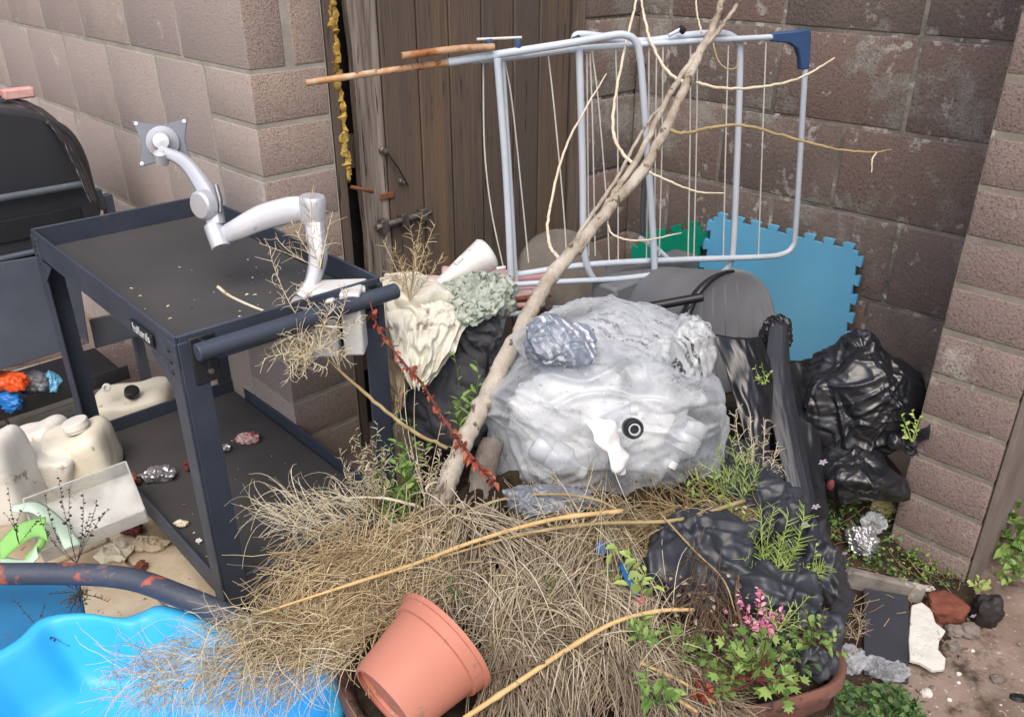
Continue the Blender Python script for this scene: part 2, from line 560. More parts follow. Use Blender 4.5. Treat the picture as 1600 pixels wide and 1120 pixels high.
M['steel'] = mat('steel', (150, 146, 142), (112, 100, 92), rough=.45, metal=.8, scale=30, spots=(110, 74, 54), spot_scale=40, spot_cut=.6)
M['iron'] = mat('iron', (62, 58, 58), (46, 42, 42), rough=.6, metal=.4, scale=30)
M['cart'] = mat('cart', (64, 72, 86), (55, 61, 73), rough=.48, scale=6, spots=(96, 101, 109), spot_scale=55, spot_cut=.69, rough_var=.12, bump=.15, bump_scale=200, spots2=(76, 80, 87), spot2_scale=7, spot2_cut=.58)
M['cart_mat'] = mat('cart_mat', (72, 71, 72), (63, 63, 64), (80, 78, 77), rough=.75, scale=3.5, spots=(104, 102, 100), spot_scale=70, spot_cut=.70, bump=.25, bump_scale=220, spec=.4)
M['black_metal'] = mat('black_metal', (40, 41, 45), (32, 33, 37), rough=.5, scale=9, spots=(72, 70, 68), spot_scale=60, spot_cut=.7)
M['badge'] = mat('badge', (30, 32, 38), rough=.4)
M['letter'] = mat('letter', (205, 208, 212), rough=.4)
M['silver'] = mat('silver', (214, 216, 221), (196, 199, 206), rough=.42, metal=.45, scale=5, spec=.5, rough_var=.12, spots=(160, 156, 148), spot_scale=34, spot_cut=.69)
M['silver_dark'] = mat('silver_dark', (120, 124, 132), (104, 108, 116), rough=.4, metal=.6, scale=8)
M['white_plastic'] = mat('white_plastic', (224, 224, 222), (208, 207, 203), rough=.4, scale=7, spots=(176, 170, 160), spot_scale=30, spot_cut=.68)
M['cream'] = mat('cream', (232, 228, 212), (220, 214, 194), rough=.4, scale=4, spots=(176, 164, 138), spot_scale=22, spot_cut=.66, spots2=(200, 190, 164), spot2_scale=4, spot2_cut=.6, subs=.3)
M['offwhite'] = mat('offwhite', (234, 233, 226), (218, 214, 204), rough=.45, scale=4, spots=(166, 154, 132), spot_scale=20, spot_cut=.64, spots2=(190, 182, 164), spot2_scale=5, spot2_cut=.58)
M['black_plastic'] = mat('black_plastic', (30, 31, 34), (24, 25, 27), rough=.4, scale=6)
M['bbq_black'] = mat('bbq_black', (58, 59, 64), (48, 49, 54), rough=.42, scale=4, spots=(88, 88, 91), spot_scale=60, spot_cut=.71, rough_var=.14)
M['panel_grey'] = mat('panel_grey', (92, 100, 114), (80, 88, 102), (104, 108, 112), rough=.5, scale=6, spots=(132, 124, 96), spot_scale=16, spot_cut=.66, spots2=(116, 92, 74), spot2_scale=9, spot2_cut=.66)
M['bag_black'] = mat('bag_black', (36, 37, 41), (29, 30, 34), rough=.26, scale=5, spec=.65, rough_var=.08)
M['bag_dull'] = mat('bag_dull', (52, 55, 62), (42, 44, 50), rough=.42, scale=5, spec=.5, rough_var=.12, spots=(96, 92, 86), spot_scale=60, spot_cut=.69)
M['bin_grey'] = mat('bin_grey', (122, 124, 128), (108, 110, 115), rough=.55, scale=5, spots=(144, 144, 143), spot_scale=40, spot_cut=.69)
M['cloth_dark'] = mat('cloth_dark', (80, 81, 86), (66, 67, 72), rough=.95, scale=9, bump=.6, bump_scale=260, spec=.15)
M['cloth_cream'] = mat('cloth_cream', (226, 224, 212), (208, 204, 188), (230, 228, 218), rough=.95, scale=9, spots=(150, 142, 126), spot_scale=16, spot_cut=.62, spots2=(92, 88, 80), spot2_scale=9, spot2_cut=.60, bump=.6, bump_scale=240, spec=.1)
M['cloth_green'] = mat('cloth_green', (182, 190, 178), (134, 146, 134), (200, 204, 190), rough=.95, scale=40, spots=(88, 100, 92), spot_scale=60, spot_cut=.56, bump=.6, bump_scale=240, spec=.1)
M['cloth_tan'] = mat('cloth_tan', (176, 160, 134), (154, 138, 114), rough=.95, scale=9, bump=.6, bump_scale=240, spec=.1)
M['mat_blue'] = mat('mat_blue', (100, 178, 220), (92, 168, 212), (112, 176, 206), rough=.85, scale=4, bump=.25, bump_scale=300, spec=.25, spots2=(116, 164, 192), spot2_scale=3, spot2_cut=.6)
M['mat_green'] = mat('mat_green', (8, 152, 124), (8, 140, 112), rough=.85, scale=4, bump=.25, bump_scale=300, spec=.25)
M['tub_blue'] = mat('tub_blue', (66, 190, 250), (60, 182, 246), (74, 184, 238), rough=.4, scale=3, spec=.45, spots=(96, 170, 206), spot_scale=26, spot_cut=.69, rough_var=.08)
M['panel_blue'] = mat('panel_blue', (52, 132, 182), (46, 120, 170), (60, 132, 170), rough=.5, scale=4, spots=(96, 90, 80), spot_scale=26, spot_cut=.67)
M['terracotta'] = mat('terracotta', (196, 130, 110), (186, 122, 104), (204, 142, 123), rough=.58, scale=3.5, spots=(160, 118, 104), spot_scale=24, spot_cut=.63, spots2=(208, 164, 148), spot2_scale=6, spot2_cut=.60, spec=.3)
M['tray_brown'] = mat('tray_brown', (138, 94, 80), (112, 80, 70), (92, 74, 66), rough=.75, scale=9, spots=(74, 62, 55), spot_scale=22, spot_cut=.58, spots2=(128, 116, 104), spot2_scale=7, spot2_cut=.62, bump=.6, bump_scale=60)
M['pipe'] = mat('pipe', (72, 78, 92), (62, 68, 82), rough=.5, scale=9, spots=(176, 90, 66), spot_scale=15, spot_cut=.61, spots2=(132, 122, 122), spot2_scale=10, spot2_cut=.60, bump=.4, bump_scale=90)
M['airer'] = mat('airer', (205, 214, 224), (192, 203, 215), rough=.38, scale=6, spec=.5, spots=(170, 140, 116), spot_scale=50, spot_cut=.74)
M['airer_rust'] = mat('airer_rust', (206, 190, 166), (186, 128, 66), (150, 92, 46), rough=.6, scale=22, stretch=(1, 1, 1), spots=(120, 68, 38), spot_scale=40, spot_cut=.58)
M['airer_wire'] = mat('airer_wire', (222, 222, 216), (206, 204, 196), rough=.5, scale=30)
M['joint_blue'] = mat('joint_blue', (62, 92, 136), (54, 82, 124), rough=.5, scale=8)
M['bark'] = mat('bark', (182, 172, 157), (142, 129, 113), (200, 192, 179), rough=.95, scale=26, stretch=(1, 1, .35), spots=(98, 86, 72), spot_scale=30, spot_cut=.60, bump=2.0, bump_scale=60, spec=.2)
M['twig'] = mat('twig', (222, 212, 192), (196, 182, 156), rough=.8, scale=24, spots=(150, 132, 106), spot_scale=60, spot_cut=.64, spec=.25)
M['twig_tan'] = mat('twig_tan', (170, 152, 112), (142, 124, 88), rough=.85, scale=24, spec=.2)
M['log'] = mat('log', (128, 120, 112), (96, 88, 80), (150, 142, 134), rough=1, scale=16, bump=1.8, bump_scale=50, spec=.15)
M['straw'] = mat('straw', (214, 200, 176), (184, 168, 142), rough=.85, scale=16, shade=(122, 109, 92), spec=.2)
M['straw_yellow'] = mat('straw_yellow', (230, 214, 178), (212, 192, 150), rough=.85, scale=16, shade=(154, 132, 98), spec=.2)
M['straw_pale'] = mat('straw_pale', (234, 226, 204), (218, 208, 180), rough=.85, scale=16, shade=(192, 178, 146), spec=.2)
M['cane'] = mat('cane', (214, 186, 134), (190, 156, 104), rough=.6, scale=14, spots=(146, 108, 74), spot_scale=30, spot_cut=.63, spec=.3)
M['dead_mat'] = mat('dead_mat', (56, 47, 37), (36, 30, 25), (76, 64, 50), rough=1, scale=30, bump=2.0, bump_scale=70, spec=.1)
M['leaf'] = mat('leaf', (96, 132, 62), (76, 112, 50), (118, 150, 78), rough=.6, scale=9, shade=(140, 164, 92), spec=.3)
M['leaf_lime'] = mat('leaf_lime', (146, 174, 84), (120, 152, 66), rough=.6, scale=9, shade=(176, 192, 116), spec=.3)
M['leaf_dark'] = mat('leaf_dark', (66, 96, 56), (52, 80, 46), rough=.6, scale=9, shade=(96, 124, 70), spec=.3)
M['leaf_red'] = mat('leaf_red', (142, 62, 52), (112, 46, 42), rough=.6, scale=12, shade=(164, 92, 66), spec=.3)
M['stem_red'] = mat('stem_red', (110, 52, 46), (84, 42, 38), rough=.6, scale=20)
M['stem_brown'] = mat('stem_brown', (120, 96, 72), (94, 74, 58), rough=.8, scale=20)
M['stem_dark'] = mat('stem_dark', (64, 50, 44), (48, 38, 34), rough=.8, scale=20)
M['petal_pink'] = mat('petal_pink', (220, 134, 164), (200, 100, 138), rough=.6, scale=12, shade=(230, 170, 190))
M['petal_white'] = mat('petal_white', (226, 216, 236), rough=.6)
M['poly_white'] = mat('poly_white', (244, 244, 243), (234, 234, 233), rough=.7, scale=12, bump=.3, bump_scale=200)
M['flake'] = mat('flake', (222, 220, 212), (206, 202, 192), rough=.8, scale=10, spots=(160, 154, 144), spot_scale=34, spot_cut=.62, bump=1.5, bump_scale=34)
M['tile_dark'] = mat('tile_dark', (62, 64, 72), (54, 56, 64), rough=.18, scale=5, spec=.6)
M['brick'] = mat('brick', (134, 78, 60), (108, 62, 50), rough=.95, scale=14, bump=1, bump_scale=80)
M['stone'] = mat('stone', (128, 118, 110), (100, 92, 86), (146, 138, 128), rough=.95, scale=12, bump=1, bump_scale=60)
M['green_plastic'] = mat('green_plastic', (150, 206, 120), (136, 196, 104), rough=.35, scale=5, subs=.2)
M['pale_green'] = mat('pale_green', (204, 226, 206), (188, 214, 192), rough=.4, scale=5, subs=.2)
M['foil'] = mat('foil', (206, 206, 206), (170, 170, 172), rough=.28, metal=.75, scale=14)
M['red_paper'] = mat('red_paper', (170, 44, 40), (206, 190, 186), rough=.5, scale=22)
M['maroon'] = mat('maroon', (112, 52, 48), (84, 44, 42), rough=.7, scale=14)
M['orange'] = mat('orange', (236, 96, 32), (220, 80, 24), rough=.4, scale=8)
M['bright_blue'] = mat('bright_blue', (24, 116, 196), (18, 100, 180), rough=.4, scale=8)
M['light_blue'] = mat('light_blue', (120, 186, 220), (96, 164, 206), rough=.4, scale=8)
M['pink_bar'] = mat('pink_bar', (226, 186, 178), (206, 130, 126), rough=.7, scale=14)
M['red_white'] = mat('red_white', (232, 226, 224), (222, 198, 198), (206, 80, 92), rough=.5, scale=5)
M['yellow_foam'] = mat('yellow_foam', (208, 200, 150), (176, 168, 118), rough=.9, scale=16, bump=1, bump_scale=60)
M['concrete_disc'] = mat('concrete_disc', (120, 114, 106), (98, 92, 86), rough=.95, scale=8, bump=.7, bump_scale=70)


def film(name, base, opacity, rough=.18, spots=None):
    """thin translucent plastic: partly see-through, partly milky and shiny"""
    m = bpy.data.materials.new(name); m.use_nodes = True
    t = m.node_tree; L = t.links.new
    p = t.nodes["Principled BSDF"]; out = t.nodes["Material Output"]
    tc = _n(t, "ShaderNodeTexCoord")
    nz = _n(t, "ShaderNodeTexNoise"); nz.inputs["Scale"].default_value = 11; nz.inputs["Detail"].default_value = 6
    L(tc.outputs["Object"], nz.inputs["Vector"])
    p.inputs["Base Color"].default_value = (*lin(base), 1)
    if spots is not None:
        n2 = _n(t, "ShaderNodeTexNoise"); n2.inputs["Scale"].default_value = 110; n2.inputs["Detail"].default_value = 6
        L(tc.outputs["Object"], n2.inputs["Vector"])
        mr = _n(t, "ShaderNodeMapRange"); mr.inputs[1].default_value = .64; mr.inputs[2].default_value = .72; L(n2.outputs[0], mr.inputs[0])
        mx = _n(t, "ShaderNodeMix", data_type='RGBA'); mx.inputs[6].default_value = (*lin(base), 1); mx.inputs[7].default_value = (*lin(spots), 1)
        L(mr.outputs[0], mx.inputs[0]); L(mx.outputs[2], p.inputs["Base Color"])
    p.inputs["Roughness"].default_value = rough
    p.inputs["Specular IOR Level"].default_value = .7
    b = _n(t, "ShaderNodeBump"); b.inputs["Strength"].default_value = .5; b.inputs["Distance"].default_value = .004
    b.inputs["Distance"].default_value = .012; b.inputs["Strength"].default_value = .08
    hs_ = []
    for sc_, an, rot in ((5, (.8, 1.2, 2.6), .25), (13, (.7, 1, 2.0), -.35)):
        mp2 = _n(t, "ShaderNodeMapping"); mp2.inputs["Scale"].default_value = an; mp2.inputs["Rotation"].default_value = (.1, rot, .1); L(tc.outputs["Object"], mp2.inputs[0])
        vo = _n(t, "ShaderNodeTexNoise", noise_type='RIDGED_MULTIFRACTAL'); vo.inputs["Scale"].default_value = sc_; vo.inputs["Detail"].default_value = 3; vo.inputs["Distortion"].default_value = .6
        L(mp2.outputs[0], vo.inputs["Vector"]); hs_.append(vo.outputs[0])
    ad = _n(t, "ShaderNodeMath", operation='MULTIPLY_ADD'); L(hs_[1], ad.inputs[0]); ad.inputs[1].default_value = .4; L(hs_[0], ad.inputs[2])
    L(ad.outputs[0], b.inputs["Height"]); L(b.outputs[0], p.inputs["Normal"])
    tr = _n(t, "ShaderNodeBsdfTransparent"); tr.inputs[0].default_value = (.96, .97, .98, 1)
    lw = _n(t, "ShaderNodeLayerWeight"); lw.inputs[0].default_value = .35
    a = _n(t, "ShaderNodeMapRange"); a.inputs[1].default_value = .3; a.inputs[2].default_value = .7
    a.inputs[3].default_value = max(0, opacity - .22); a.inputs[4].default_value = min(1, opacity + .22); L(nz.outputs[0], a.inputs[0])
    mm = _n(t, "ShaderNodeMath", operation='MAXIMUM'); L(a.outputs[0], mm.inputs[0]); L(lw.outputs["Facing"], mm.inputs[1])
    ms = _n(t, "ShaderNodeMixShader"); L(mm.outputs[0], ms.inputs[0]); L(tr.outputs[0], ms.inputs[1]); L(p.outputs[0], ms.inputs[2])
    L(ms.outputs[0], out.inputs["Surface"])
    return m


M['film'] = film('film', (216, 222, 228), .34, .07, spots=(120, 108, 92))
M['film_thin'] = film('film_thin', (214, 218, 222), .38, .12)
M['film_clear'] = film('film_clear', (220, 224, 228), .16, .07)
M['clear_box'] = film('clear_box', (224, 224, 220), .5, .25)


def printed(name, base, ink, sx, sy):
    """wrapper with broken lines of small print"""
    m = mat(name, base, tuple(int(x * .9) for x in base), rough=.3, scale=12, spec=.6, bump=.3, bump_scale=40)
    t = m.node_tree; L = t.links.new; p = t.nodes["Principled BSDF"]
    src = p.inputs["Base Color"].links[0].from_socket
    tc = _n(t, "ShaderNodeTexCoord")
    mp = _n(t, "ShaderNodeMapping"); mp.inputs["Rotation"].default_value = (.3, .5, .6); L(tc.outputs["Object"], mp.inputs[0])
    br = _n(t, "ShaderNodeTexBrick"); br.inputs["Scale"].default_value = 1.0
    br.inputs["Brick Width"].default_value = sx; br.inputs["Row Height"].default_value = sy; br.inputs["Mortar Size"].default_value = sy * .32
    br.inputs["Color1"].default_value = (1, 1, 1, 1); br.inputs["Color2"].default_value = (0, 0, 0, 1); br.inputs["Mortar"].default_value = (0, 0, 0, 1)
    L(mp.outputs[0], br.inputs["Vector"])
    n = _n(t, "ShaderNodeTexNoise"); n.inputs["Scale"].default_value = 14; L(tc.outputs["Object"], n.inputs["Vector"])
    n2 = _n(t, "ShaderNodeTexNoise"); n2.inputs["Scale"].default_value = 160; L(tc.outputs["Object"], n2.inputs["Vector"])
    def rg(x, a, b):
        r = _n(t, "ShaderNodeMapRange"); r.inputs[1].default_value = a; r.inputs[2].default_value = b; L(x, r.inputs[0]); return r.outputs[0]
    def mul(a, b):
        k = _n(t, "ShaderNodeMath", operation='MULTIPLY'); L(a, k.inputs[0]); L(b, k.inputs[1]); return k.outputs[0]
    f = mul(mul(br.outputs["Color"], rg(n.outputs[0], .38, .46)), rg(n2.outputs[0], .36, .5))
    mx = _n(t, "ShaderNodeMix", data_type='RGBA'); L(f, mx.inputs[0]); L(src, mx.inputs[6]); mx.inputs[7].default_value = (*lin(ink), 1)
    L(mx.outputs[2], p.inputs["Base Color"])
    return m


M['print_grey'] = printed('print_grey', (176, 180, 183), (40, 42, 48), .10, .014)
M['print_slate'] = printed('print_slate', (120, 130, 146), (226, 228, 230), .045, .014)
M['wrap_silver'] = printed('wrap_silver', (120, 124, 130), (30, 32, 36), .06, .02)

# ------------------------------------------------------------------ the ground
def bank(x, y):
    """height of the yard floor: flat, with a bank of soil against the right-hand wall"""
    b = 0.17 * np.exp(-((x - .78) / .40) ** 2 - ((y - 2.25) / .34) ** 2) + .10 * np.exp(-((x - .35) / .5) ** 2 - ((y - 2.35) / .5) ** 2)
    return b


def ground_mesh(name, x0, x1, y0, y1, n, m, f):
    xs, ys = np.linspace(x0, x1, n), np.linspace(y0, y1, m)
    gx, gy = np.meshgrid(xs, ys, indexing='ij')
    Pq = np.stack([gx.ravel(), gy.ravel(), np.zeros(n * m)], 1)
    Pq[:, 2] = f(Pq[:, 0], Pq[:, 1]) + noise_np(Pq, 6, 3, 4) * .010 + noise_np(Pq, 26, 8, 3) * .004
    idx = np.arange(n * m).reshape(n, m)
    F = np.stack([idx[:-1, :-1].ravel(), idx[1:, :-1].ravel(), idx[1:, 1:].ravel(), idx[:-1, 1:].ravel()], 1)
    return np_mesh(name, Pq, F)


g = MB().add([(-90, -90, -.05), (90, -90, -.05), (90, 90, -.05), (-90, 90, -.05)], [(0, 1, 2, 3)])
tag(g.obj('ground', M['ground'], sharp=0), kind='structure')
tag(link('dirt_path', ground_mesh('dirt_path', -2.6, 2.6, .5, 3.7, 170, 110, bank), M['ground'], sharp=0), kind='structure')
so = ground_mesh('soil_bed', -.3, 1.25, 1.45, 3.3, 110, 110, lambda x, y: bank(x, y) + .012 - .09 * np.clip((x * .62 + (1.95 - y) * 1.0) - .90, 0, 1))
tag(link('soil_bed', so, M['soil'], sharp=0), kind='structure')
# pale concrete slab under the cart and jugs
sl = MB()
for i in range(5):
    for j in range(3):
        sl.box(UV(1.55 + i * .46, .30 + j * .36 - .3, -.028 + .004 * ((i + j) % 2)), (.226, .176, .04), (U, V, UP))
tag(sl.obj('paving', M['slab'], bevel=.006), kind='structure')

# ------------------------------------------------------------------ block walls
H1 = .1427                                   # one course of the left wall and its pier
ZL = 1.274                                   # a bed joint of the left wall
VL, UG, VW = 1.13, 2.147, 2.77               # left wall face, gate wall face, back wall face
JN = .011


def block(mb, u0, u1, v0, v1, z0, z1, mi=(0, 0, 0), col=None, jv=0.0, ju=JN / 2):
    """one block in yard axes, each face direction with its own material; joints left round it"""
    j = JN / 2
    jr = lambda: random.uniform(-.0016, .0016)
    c = UV((u0 + u1) / 2 + jr() * .4, (v0 + v1) / 2 + jr() * .4, (z0 + z1) / 2 + jr())
    h = ((u1 - u0) / 2 - ju, (v1 - v0) / 2 - jv, (z1 - z0) / 2 - j)
    a = random.uniform(-.006, .006)
    ax = (U * math.cos(a) + UP * math.sin(a), V, UP * math.cos(a) - U * math.sin(a))
    n0 = len(mb.f)
    mb.box(c, h, ax, col=random.random() if col is None else col)
    for k, m_ in zip(range(6), (mi[2], mi[2], mi[1], mi[0], mi[1], mi[0])):
        mb.m[n0 + k] = m_


lw = empty('block_wall', UV(3.6, 1.25, 0), 'pale pinkish block wall behind the black cart, ending in a pier beside the gate', 'wall')
b = MB(); mo = MB()
qz = (.245, .235)
levels = [ZL + H1 * 2 * k for k in range(-5, 5)]
for k, z in enumerate(levels[:-1]):
    top, z1 = z + 2 * H1, z + 2 * H1
    quoin = z < ZL - .01
    ustart = UG + (.26 if quoin else .0)
    if quoin:
        for q in (0, 1):
            block(b, UG - JN / 2, UG + .26, VL, VL + .235, z + q * H1, z + (q + 1) * H1, mi=(1, 0, 0))
    else:
        block(b, UG - JN / 2, UG + .39, VL, VL + .112, z, z1, mi=(1, 0, 0))
        block(b, UG - JN / 2, UG + .39, VL + .138, VL + .235, z, z1, mi=(1, 0, 0))
        ustart = UG + .39
    u_ = ustart
    offs = [.40, .46][k % 2]
    first = True
    while u_ < 5.6:
        w = (offs * .8 if first else .40) + random.uniform(-.015, .015)
        first = False
        block(b, u_, u_ + w, VL, VL + .1, z, z1, mi=(0, 0, 0))
        u_ += w
b.obj('blocks', [M['block_pink'], M['block_pebble']], lw, bevel=.005, sharp=0)
mo.box(UV((UG + 5.6) / 2, VL + .12, 1.05), ((5.6 - UG) / 2 - .002, .1185, 1.35), (U, V, UP))
mo.obj('mortar', M['mortar_pale'], lw)

# back wall: rows two courses high, seen joints measured on the photograph
ZB = 1.6 + (1.1203 - 1.6) * 1.17
bw = empty('block_wall', UV(1.2, 2.85, 0), 'dark brown damp-stained block wall behind the clothes airer and blue mat', 'wall')
b = MB(); mo = MB()
HR = 2 * H1
jx = {0: (1211, 120), 1: (1311, 240), 2: (1395, 400)}
for k in range(-4, 5):
    z0 = ZB - HR + k * HR
    base = Pl(1213, 120, V, VW) @ U if k % 2 == 0 else Pl(1311, 240, V, VW) @ U
    if k == -1: base = Pl(1395, 400, V, VW) @ U - 0.0
    if k == 0: base = Pl(1311, 245, V, VW) @ U
    if k == 1: base = Pl(1213, 120, V, VW) @ U
    L_ = .46
    u_ = base - 6 * L_
    while u_ < UG + .0:
        u1 = min(u_ + L_, UG - .002)
        if u1 > -.6 and u1 - u_ > .05:
            block(b, u_, u1, VW, VW + .1, z0, z0 + HR)
        u_ += L_
    # short return beside the gate
    block(b, UG, UG + .1, 2.462, VW - .0 + .1, z0, z0 + HR, ju=0)
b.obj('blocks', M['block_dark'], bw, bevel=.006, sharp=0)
mo.box(UV(.75, VW + .0525, .9), (1.39, .05, 1.15), (U, V, UP))
mo.box(UV(UG + .056, 2.62, .9), (.05, .155, 1.15), (U, V, UP))
mo.obj('mortar', M['mortar_dark'], bw)

# end pier of the next wall, right
pw = empty('block_wall', UV(.52, 2.4, 0), 'brown block pier with pale mortar beside the black bin bag', 'wall')
b = MB()
hp, zp = .122, 1.198
for k in range(-8, 11):
    z1 = zp - k * hp
    a_ = .21 if k % 2 else .0
    block(b, .419, .629, 2.124, 2.124 + .44, z1 - hp, z1, mi=(0, 1, 0), ju=0)
    block(b, .419, .629, 2.124 + .44, 2.124 + .66, z1 - hp, z1, mi=(0, 0, 0), ju=0, jv=JN / 2)
b.obj('blocks', [M['block_pier'], M['block_pier']], pw, bevel=.006, sharp=0)
mo = MB().box(UV(.524, 2.45, .98), (.1035, .3245, 1.15), (U, V, UP))
mo.obj('mortar', M['mortar_pier'], pw)
mo = MB().box(UV(.4085, 2.46, .98), (.0085, .33, 1.15), (U, V, UP))
mo.obj('render_coat', M['render_grey'], pw, bevel=.004)

# ------------------------------------------------------------------ the gate
UGATE = UG + .05
gt = empty('wooden_gate', UV(UGATE, 1.9, 0), 'weathered dark brown plank gate in the corner behind the clothes airer', 'gate')
def gv(px, py=200): return Pl(px, py, U, UGATE) @ V
edges = [gv(x) for x in (598, 655, 703, 752, 800, 838, 884)]
pk = MB()
for i in range(len(edges) - 1):
    a_, c_ = edges[i], edges[i + 1]
    g_ = .0035
    n0 = len(pk.f)
    pk.box(UV(UGATE + random.uniform(0, .003), (a_ + c_) / 2, .95), ((.012), (c_ - a_) / 2 - g_, .95), (U, V, UP), col=random.random())
pk.obj('planks', M['wood'], gt, bevel=.004)
# weathered closing stile with a ragged edge
zz = np.linspace(.02, 1.9, 40)
e0 = [gv(556) + .010 * fbm((z * 3, 1, 0), 2.0) for z in zz]; e1 = gv(598) - .003
poly = [UV(UGATE - .012, v_, z) for v_, z in zip(e0, zz)] + [UV(UGATE - .012, e1, 1.9), UV(UGATE - .012, e1, .02)]
MB().prism(poly, U * .03).obj('stile', M['wood_grey'], gt, bevel=.003)
for z_ in (1.0, .3):
    MB().box(UV(UGATE + .035, 1.95, z_), (.012, .5, .05), (U, V, UP)).obj('ledge', M['wood'], gt)
# bolts, their rod, slide bolt, rusty plate
def gp(px, py, off=.0): return Pl(px, py, U, UGATE - .012 - off)
bl = MB()
for (x, y, r) in ((597, 235, .014), (625, 283, .010)):
    MB().lathe(gp(x, y), -U, [(0, 0), (0, r), (.008, r), (.012, r * .8), (.012, r * .55), (.024, r * .5), (.026, 0)], 14).obj('bolt', M['steel'], gt)
MB().tube([gp(606, 240, .012), gp(622, 262, .016), gp(638, 291, .012)], .0025, 6).obj('rod', M['iron'], gt)
sb = MB()
sb.tube([gp(588, 356, .016), gp(674, 331, .016)], .011, 10)
for x, y in ((598, 353), (630, 343), (660, 335)):
    sb.box(gp(x, y, .012), (.016, .014, .021), (U, V, UP))
sb.obj('slide_bolt', M['steel'], gt, bevel=.002)
MB().box(gp(605, 306, .003), (.004, .028, .010), (U, V, UP)).obj('rusty_plate', M['rust'], gt, bevel=.003)
# frame post between gate and back wall, and added dark fill on the left
v0 = gv(888) + .001
MB().box(UV(UG + .025, (v0 + 2.458) / 2, 1.0), (.035, (2.458 - v0) / 2, 1.0), (U, V, UP)).obj('post', M['wood_pale'], gt, bevel=.004)
MB().box(UV(UG + .09, 1.40, 1.0), (.02, .045, 1.0), (U, V, UP)).obj('post', M['black_metal'], gt)  # dark filler strip added behind the gap
MB().box(UV(UG + .055, VL + .262, 1.0), (.05, .016, 1.0), (U, V, UP)).obj('post', M['wood'], gt, bevel=.004)
MB().box(UV(UG + .14, 1.55, 1.0), (.012, .30, 1.0), (U, V, UP)).obj('gap_light_block', M['iron'], gt)  # dark board added behind the gate to block light through the gap
fo = MB()
for z0_, z1_ in ((1.36, 1.44), (1.19, 1.335), (1.01, 1.18), (.95, 1.02)):
    n_ = 7
    for i in range(n_):
        z = z0_ + (z1_ - z0_) * i / (n_ - 1)
        fo.add(*blob(UV(UG + .02, 1.408 + random.uniform(-.004, .004), z), (.02, random.uniform(.012, .024), .022), sub=2, amp=.6, seed=z * 9))
tag(fo.obj('foam_strip', M['foam_yellow'], None), 'crusty yellow foam filling the gap beside the gate', 'foam strip')
rk = MB()
rk.tube([gp(548, 292, .03), gp(566, 296, .04), gp(582, 300, .02)], .006, 6)
rk.obj('hook', M['rust'], gt)

# ------------------------------------------------------------------ utility cart
ZB_ = .155
cartB = Zp(352, 925, .18); cB = np.array([cartB[0], cartB[1], 0])
dB = ray(283, 527); tB = math.hypot(*cartB[:2]) / math.hypot(*dB[:2]); ZT = (EYE + dB * tB)[2]
cA = Zp(37, 350, ZT); cA[2] = 0
cR = Zp(608, 442, ZT); cR[2] = 0
ca = (cA - cB); LA = np.linalg.norm(ca); ca /= LA; LA = .97   # along the long side
cb = (cR - cB); cb -= ca * (cb @ ca); LB = np.linalg.norm(cb); cb /= LB
cart = empty('utility_cart', cB, 'slate blue metal utility cart with two trays and a tube handle', 'cart')
def K(a, b, z): return cB + ca * a + cb * b + UP * z
CAX = (ca, cb, UP)
def tray(name, zrim, zfloor, notch=False):
    t = .0035
    w = MB()
    hz = (zrim - zfloor + .012) / 2; zc = (zrim + zfloor - .012) / 2
    w.box(K(LA / 2, 0, zc), (LA / 2, t, hz), CAX)
    w.box(K(LA / 2, LB, zc), (LA / 2, t, hz), CAX)
    w.box(K(0, LB / 2, zc), (t, LB / 2 - t - .0005, hz), CAX)
    w.box(K(LA, LB / 2, zc), (t, LB / 2 - t - .0005, hz), CAX)
    w.box(K(LA / 2, LB / 2, zfloor - .004), (LA / 2 - t - .001, LB / 2 - t - .001, .004), CAX)
    # folded rims
    for p, q in (((0, 0), (LA, 0)), ((0, LB), (LA, LB)), ((0, 0), (0, LB)), ((LA, 0), (LA, LB))):
        w.tube([K(*p, zrim), K(*q, zrim)], .0042, 6)
    o = w.obj(name, M['cart'], cart, bevel=.001)
    MB().box(K(LA / 2, LB / 2, zfloor + .004), (LA / 2 - .008, LB / 2 - .008, .0035), CAX).obj('rubber_mat', M['cart_mat'], o, bevel=.002)
    return o
top_t = tray('top_tray', ZT, ZT - .062)
low_t = tray('bottom_tray', ZB_ + .045, ZB_)
fl = .055
for (a0, sa) in ((0, 1), (LA, -1)):
    for (b0, sb_) in ((0, 1), (LB, -1)):
        l = MB()
        zc, hz = (ZT - .012 + ZB_ - .03) / 2, (ZT - .012 - ZB_ + .03) / 2
        oa, ob = -sa * .0045, -sb_ * .0045
        l.box(K(a0 + sa * fl / 2 + oa, b0 + ob, zc), (fl / 2, .003, hz), CAX)
        l.box(K(a0 + oa, b0 + sb_ * (fl / 2 + .0035) + ob, zc), (.003, fl / 2, hz), CAX)
        lg = l.obj('leg', M['cart'], cart, bevel=.0015)
        bo = MB()
        for zi in (ZT - .035, ZT - .062, ZT - .088):
            bo.lathe(K(a0 + sa * .03, b0 + ob * 1.6, zi), -cb * sb_, [(0, .0058), (.003, .0052), (.004, 0)], 10)
        bo.obj('bolts', M['black_metal'], lg)
        cs = MB(); cc = K(a0 + sa * .04, b0 + sb_ * .04, .055)
        cs.lathe(cc - cb * .014, cb, [(0, .012), (0, .05), (.005, .055), (.023, .055), (.028, .05), (.028, .012)], 24)
        cw = cs.obj('castor', M['black_plastic'], cart)
        MB().box(cc + UP * .062, (.028, .022, .004), CAX).box(cc + UP * .03 + cb * .02, (.012, .002, .035), CAX).box(cc + UP * .03 - cb * .02, (.012, .002, .035), CAX).obj('fork', M['steel'], cw)
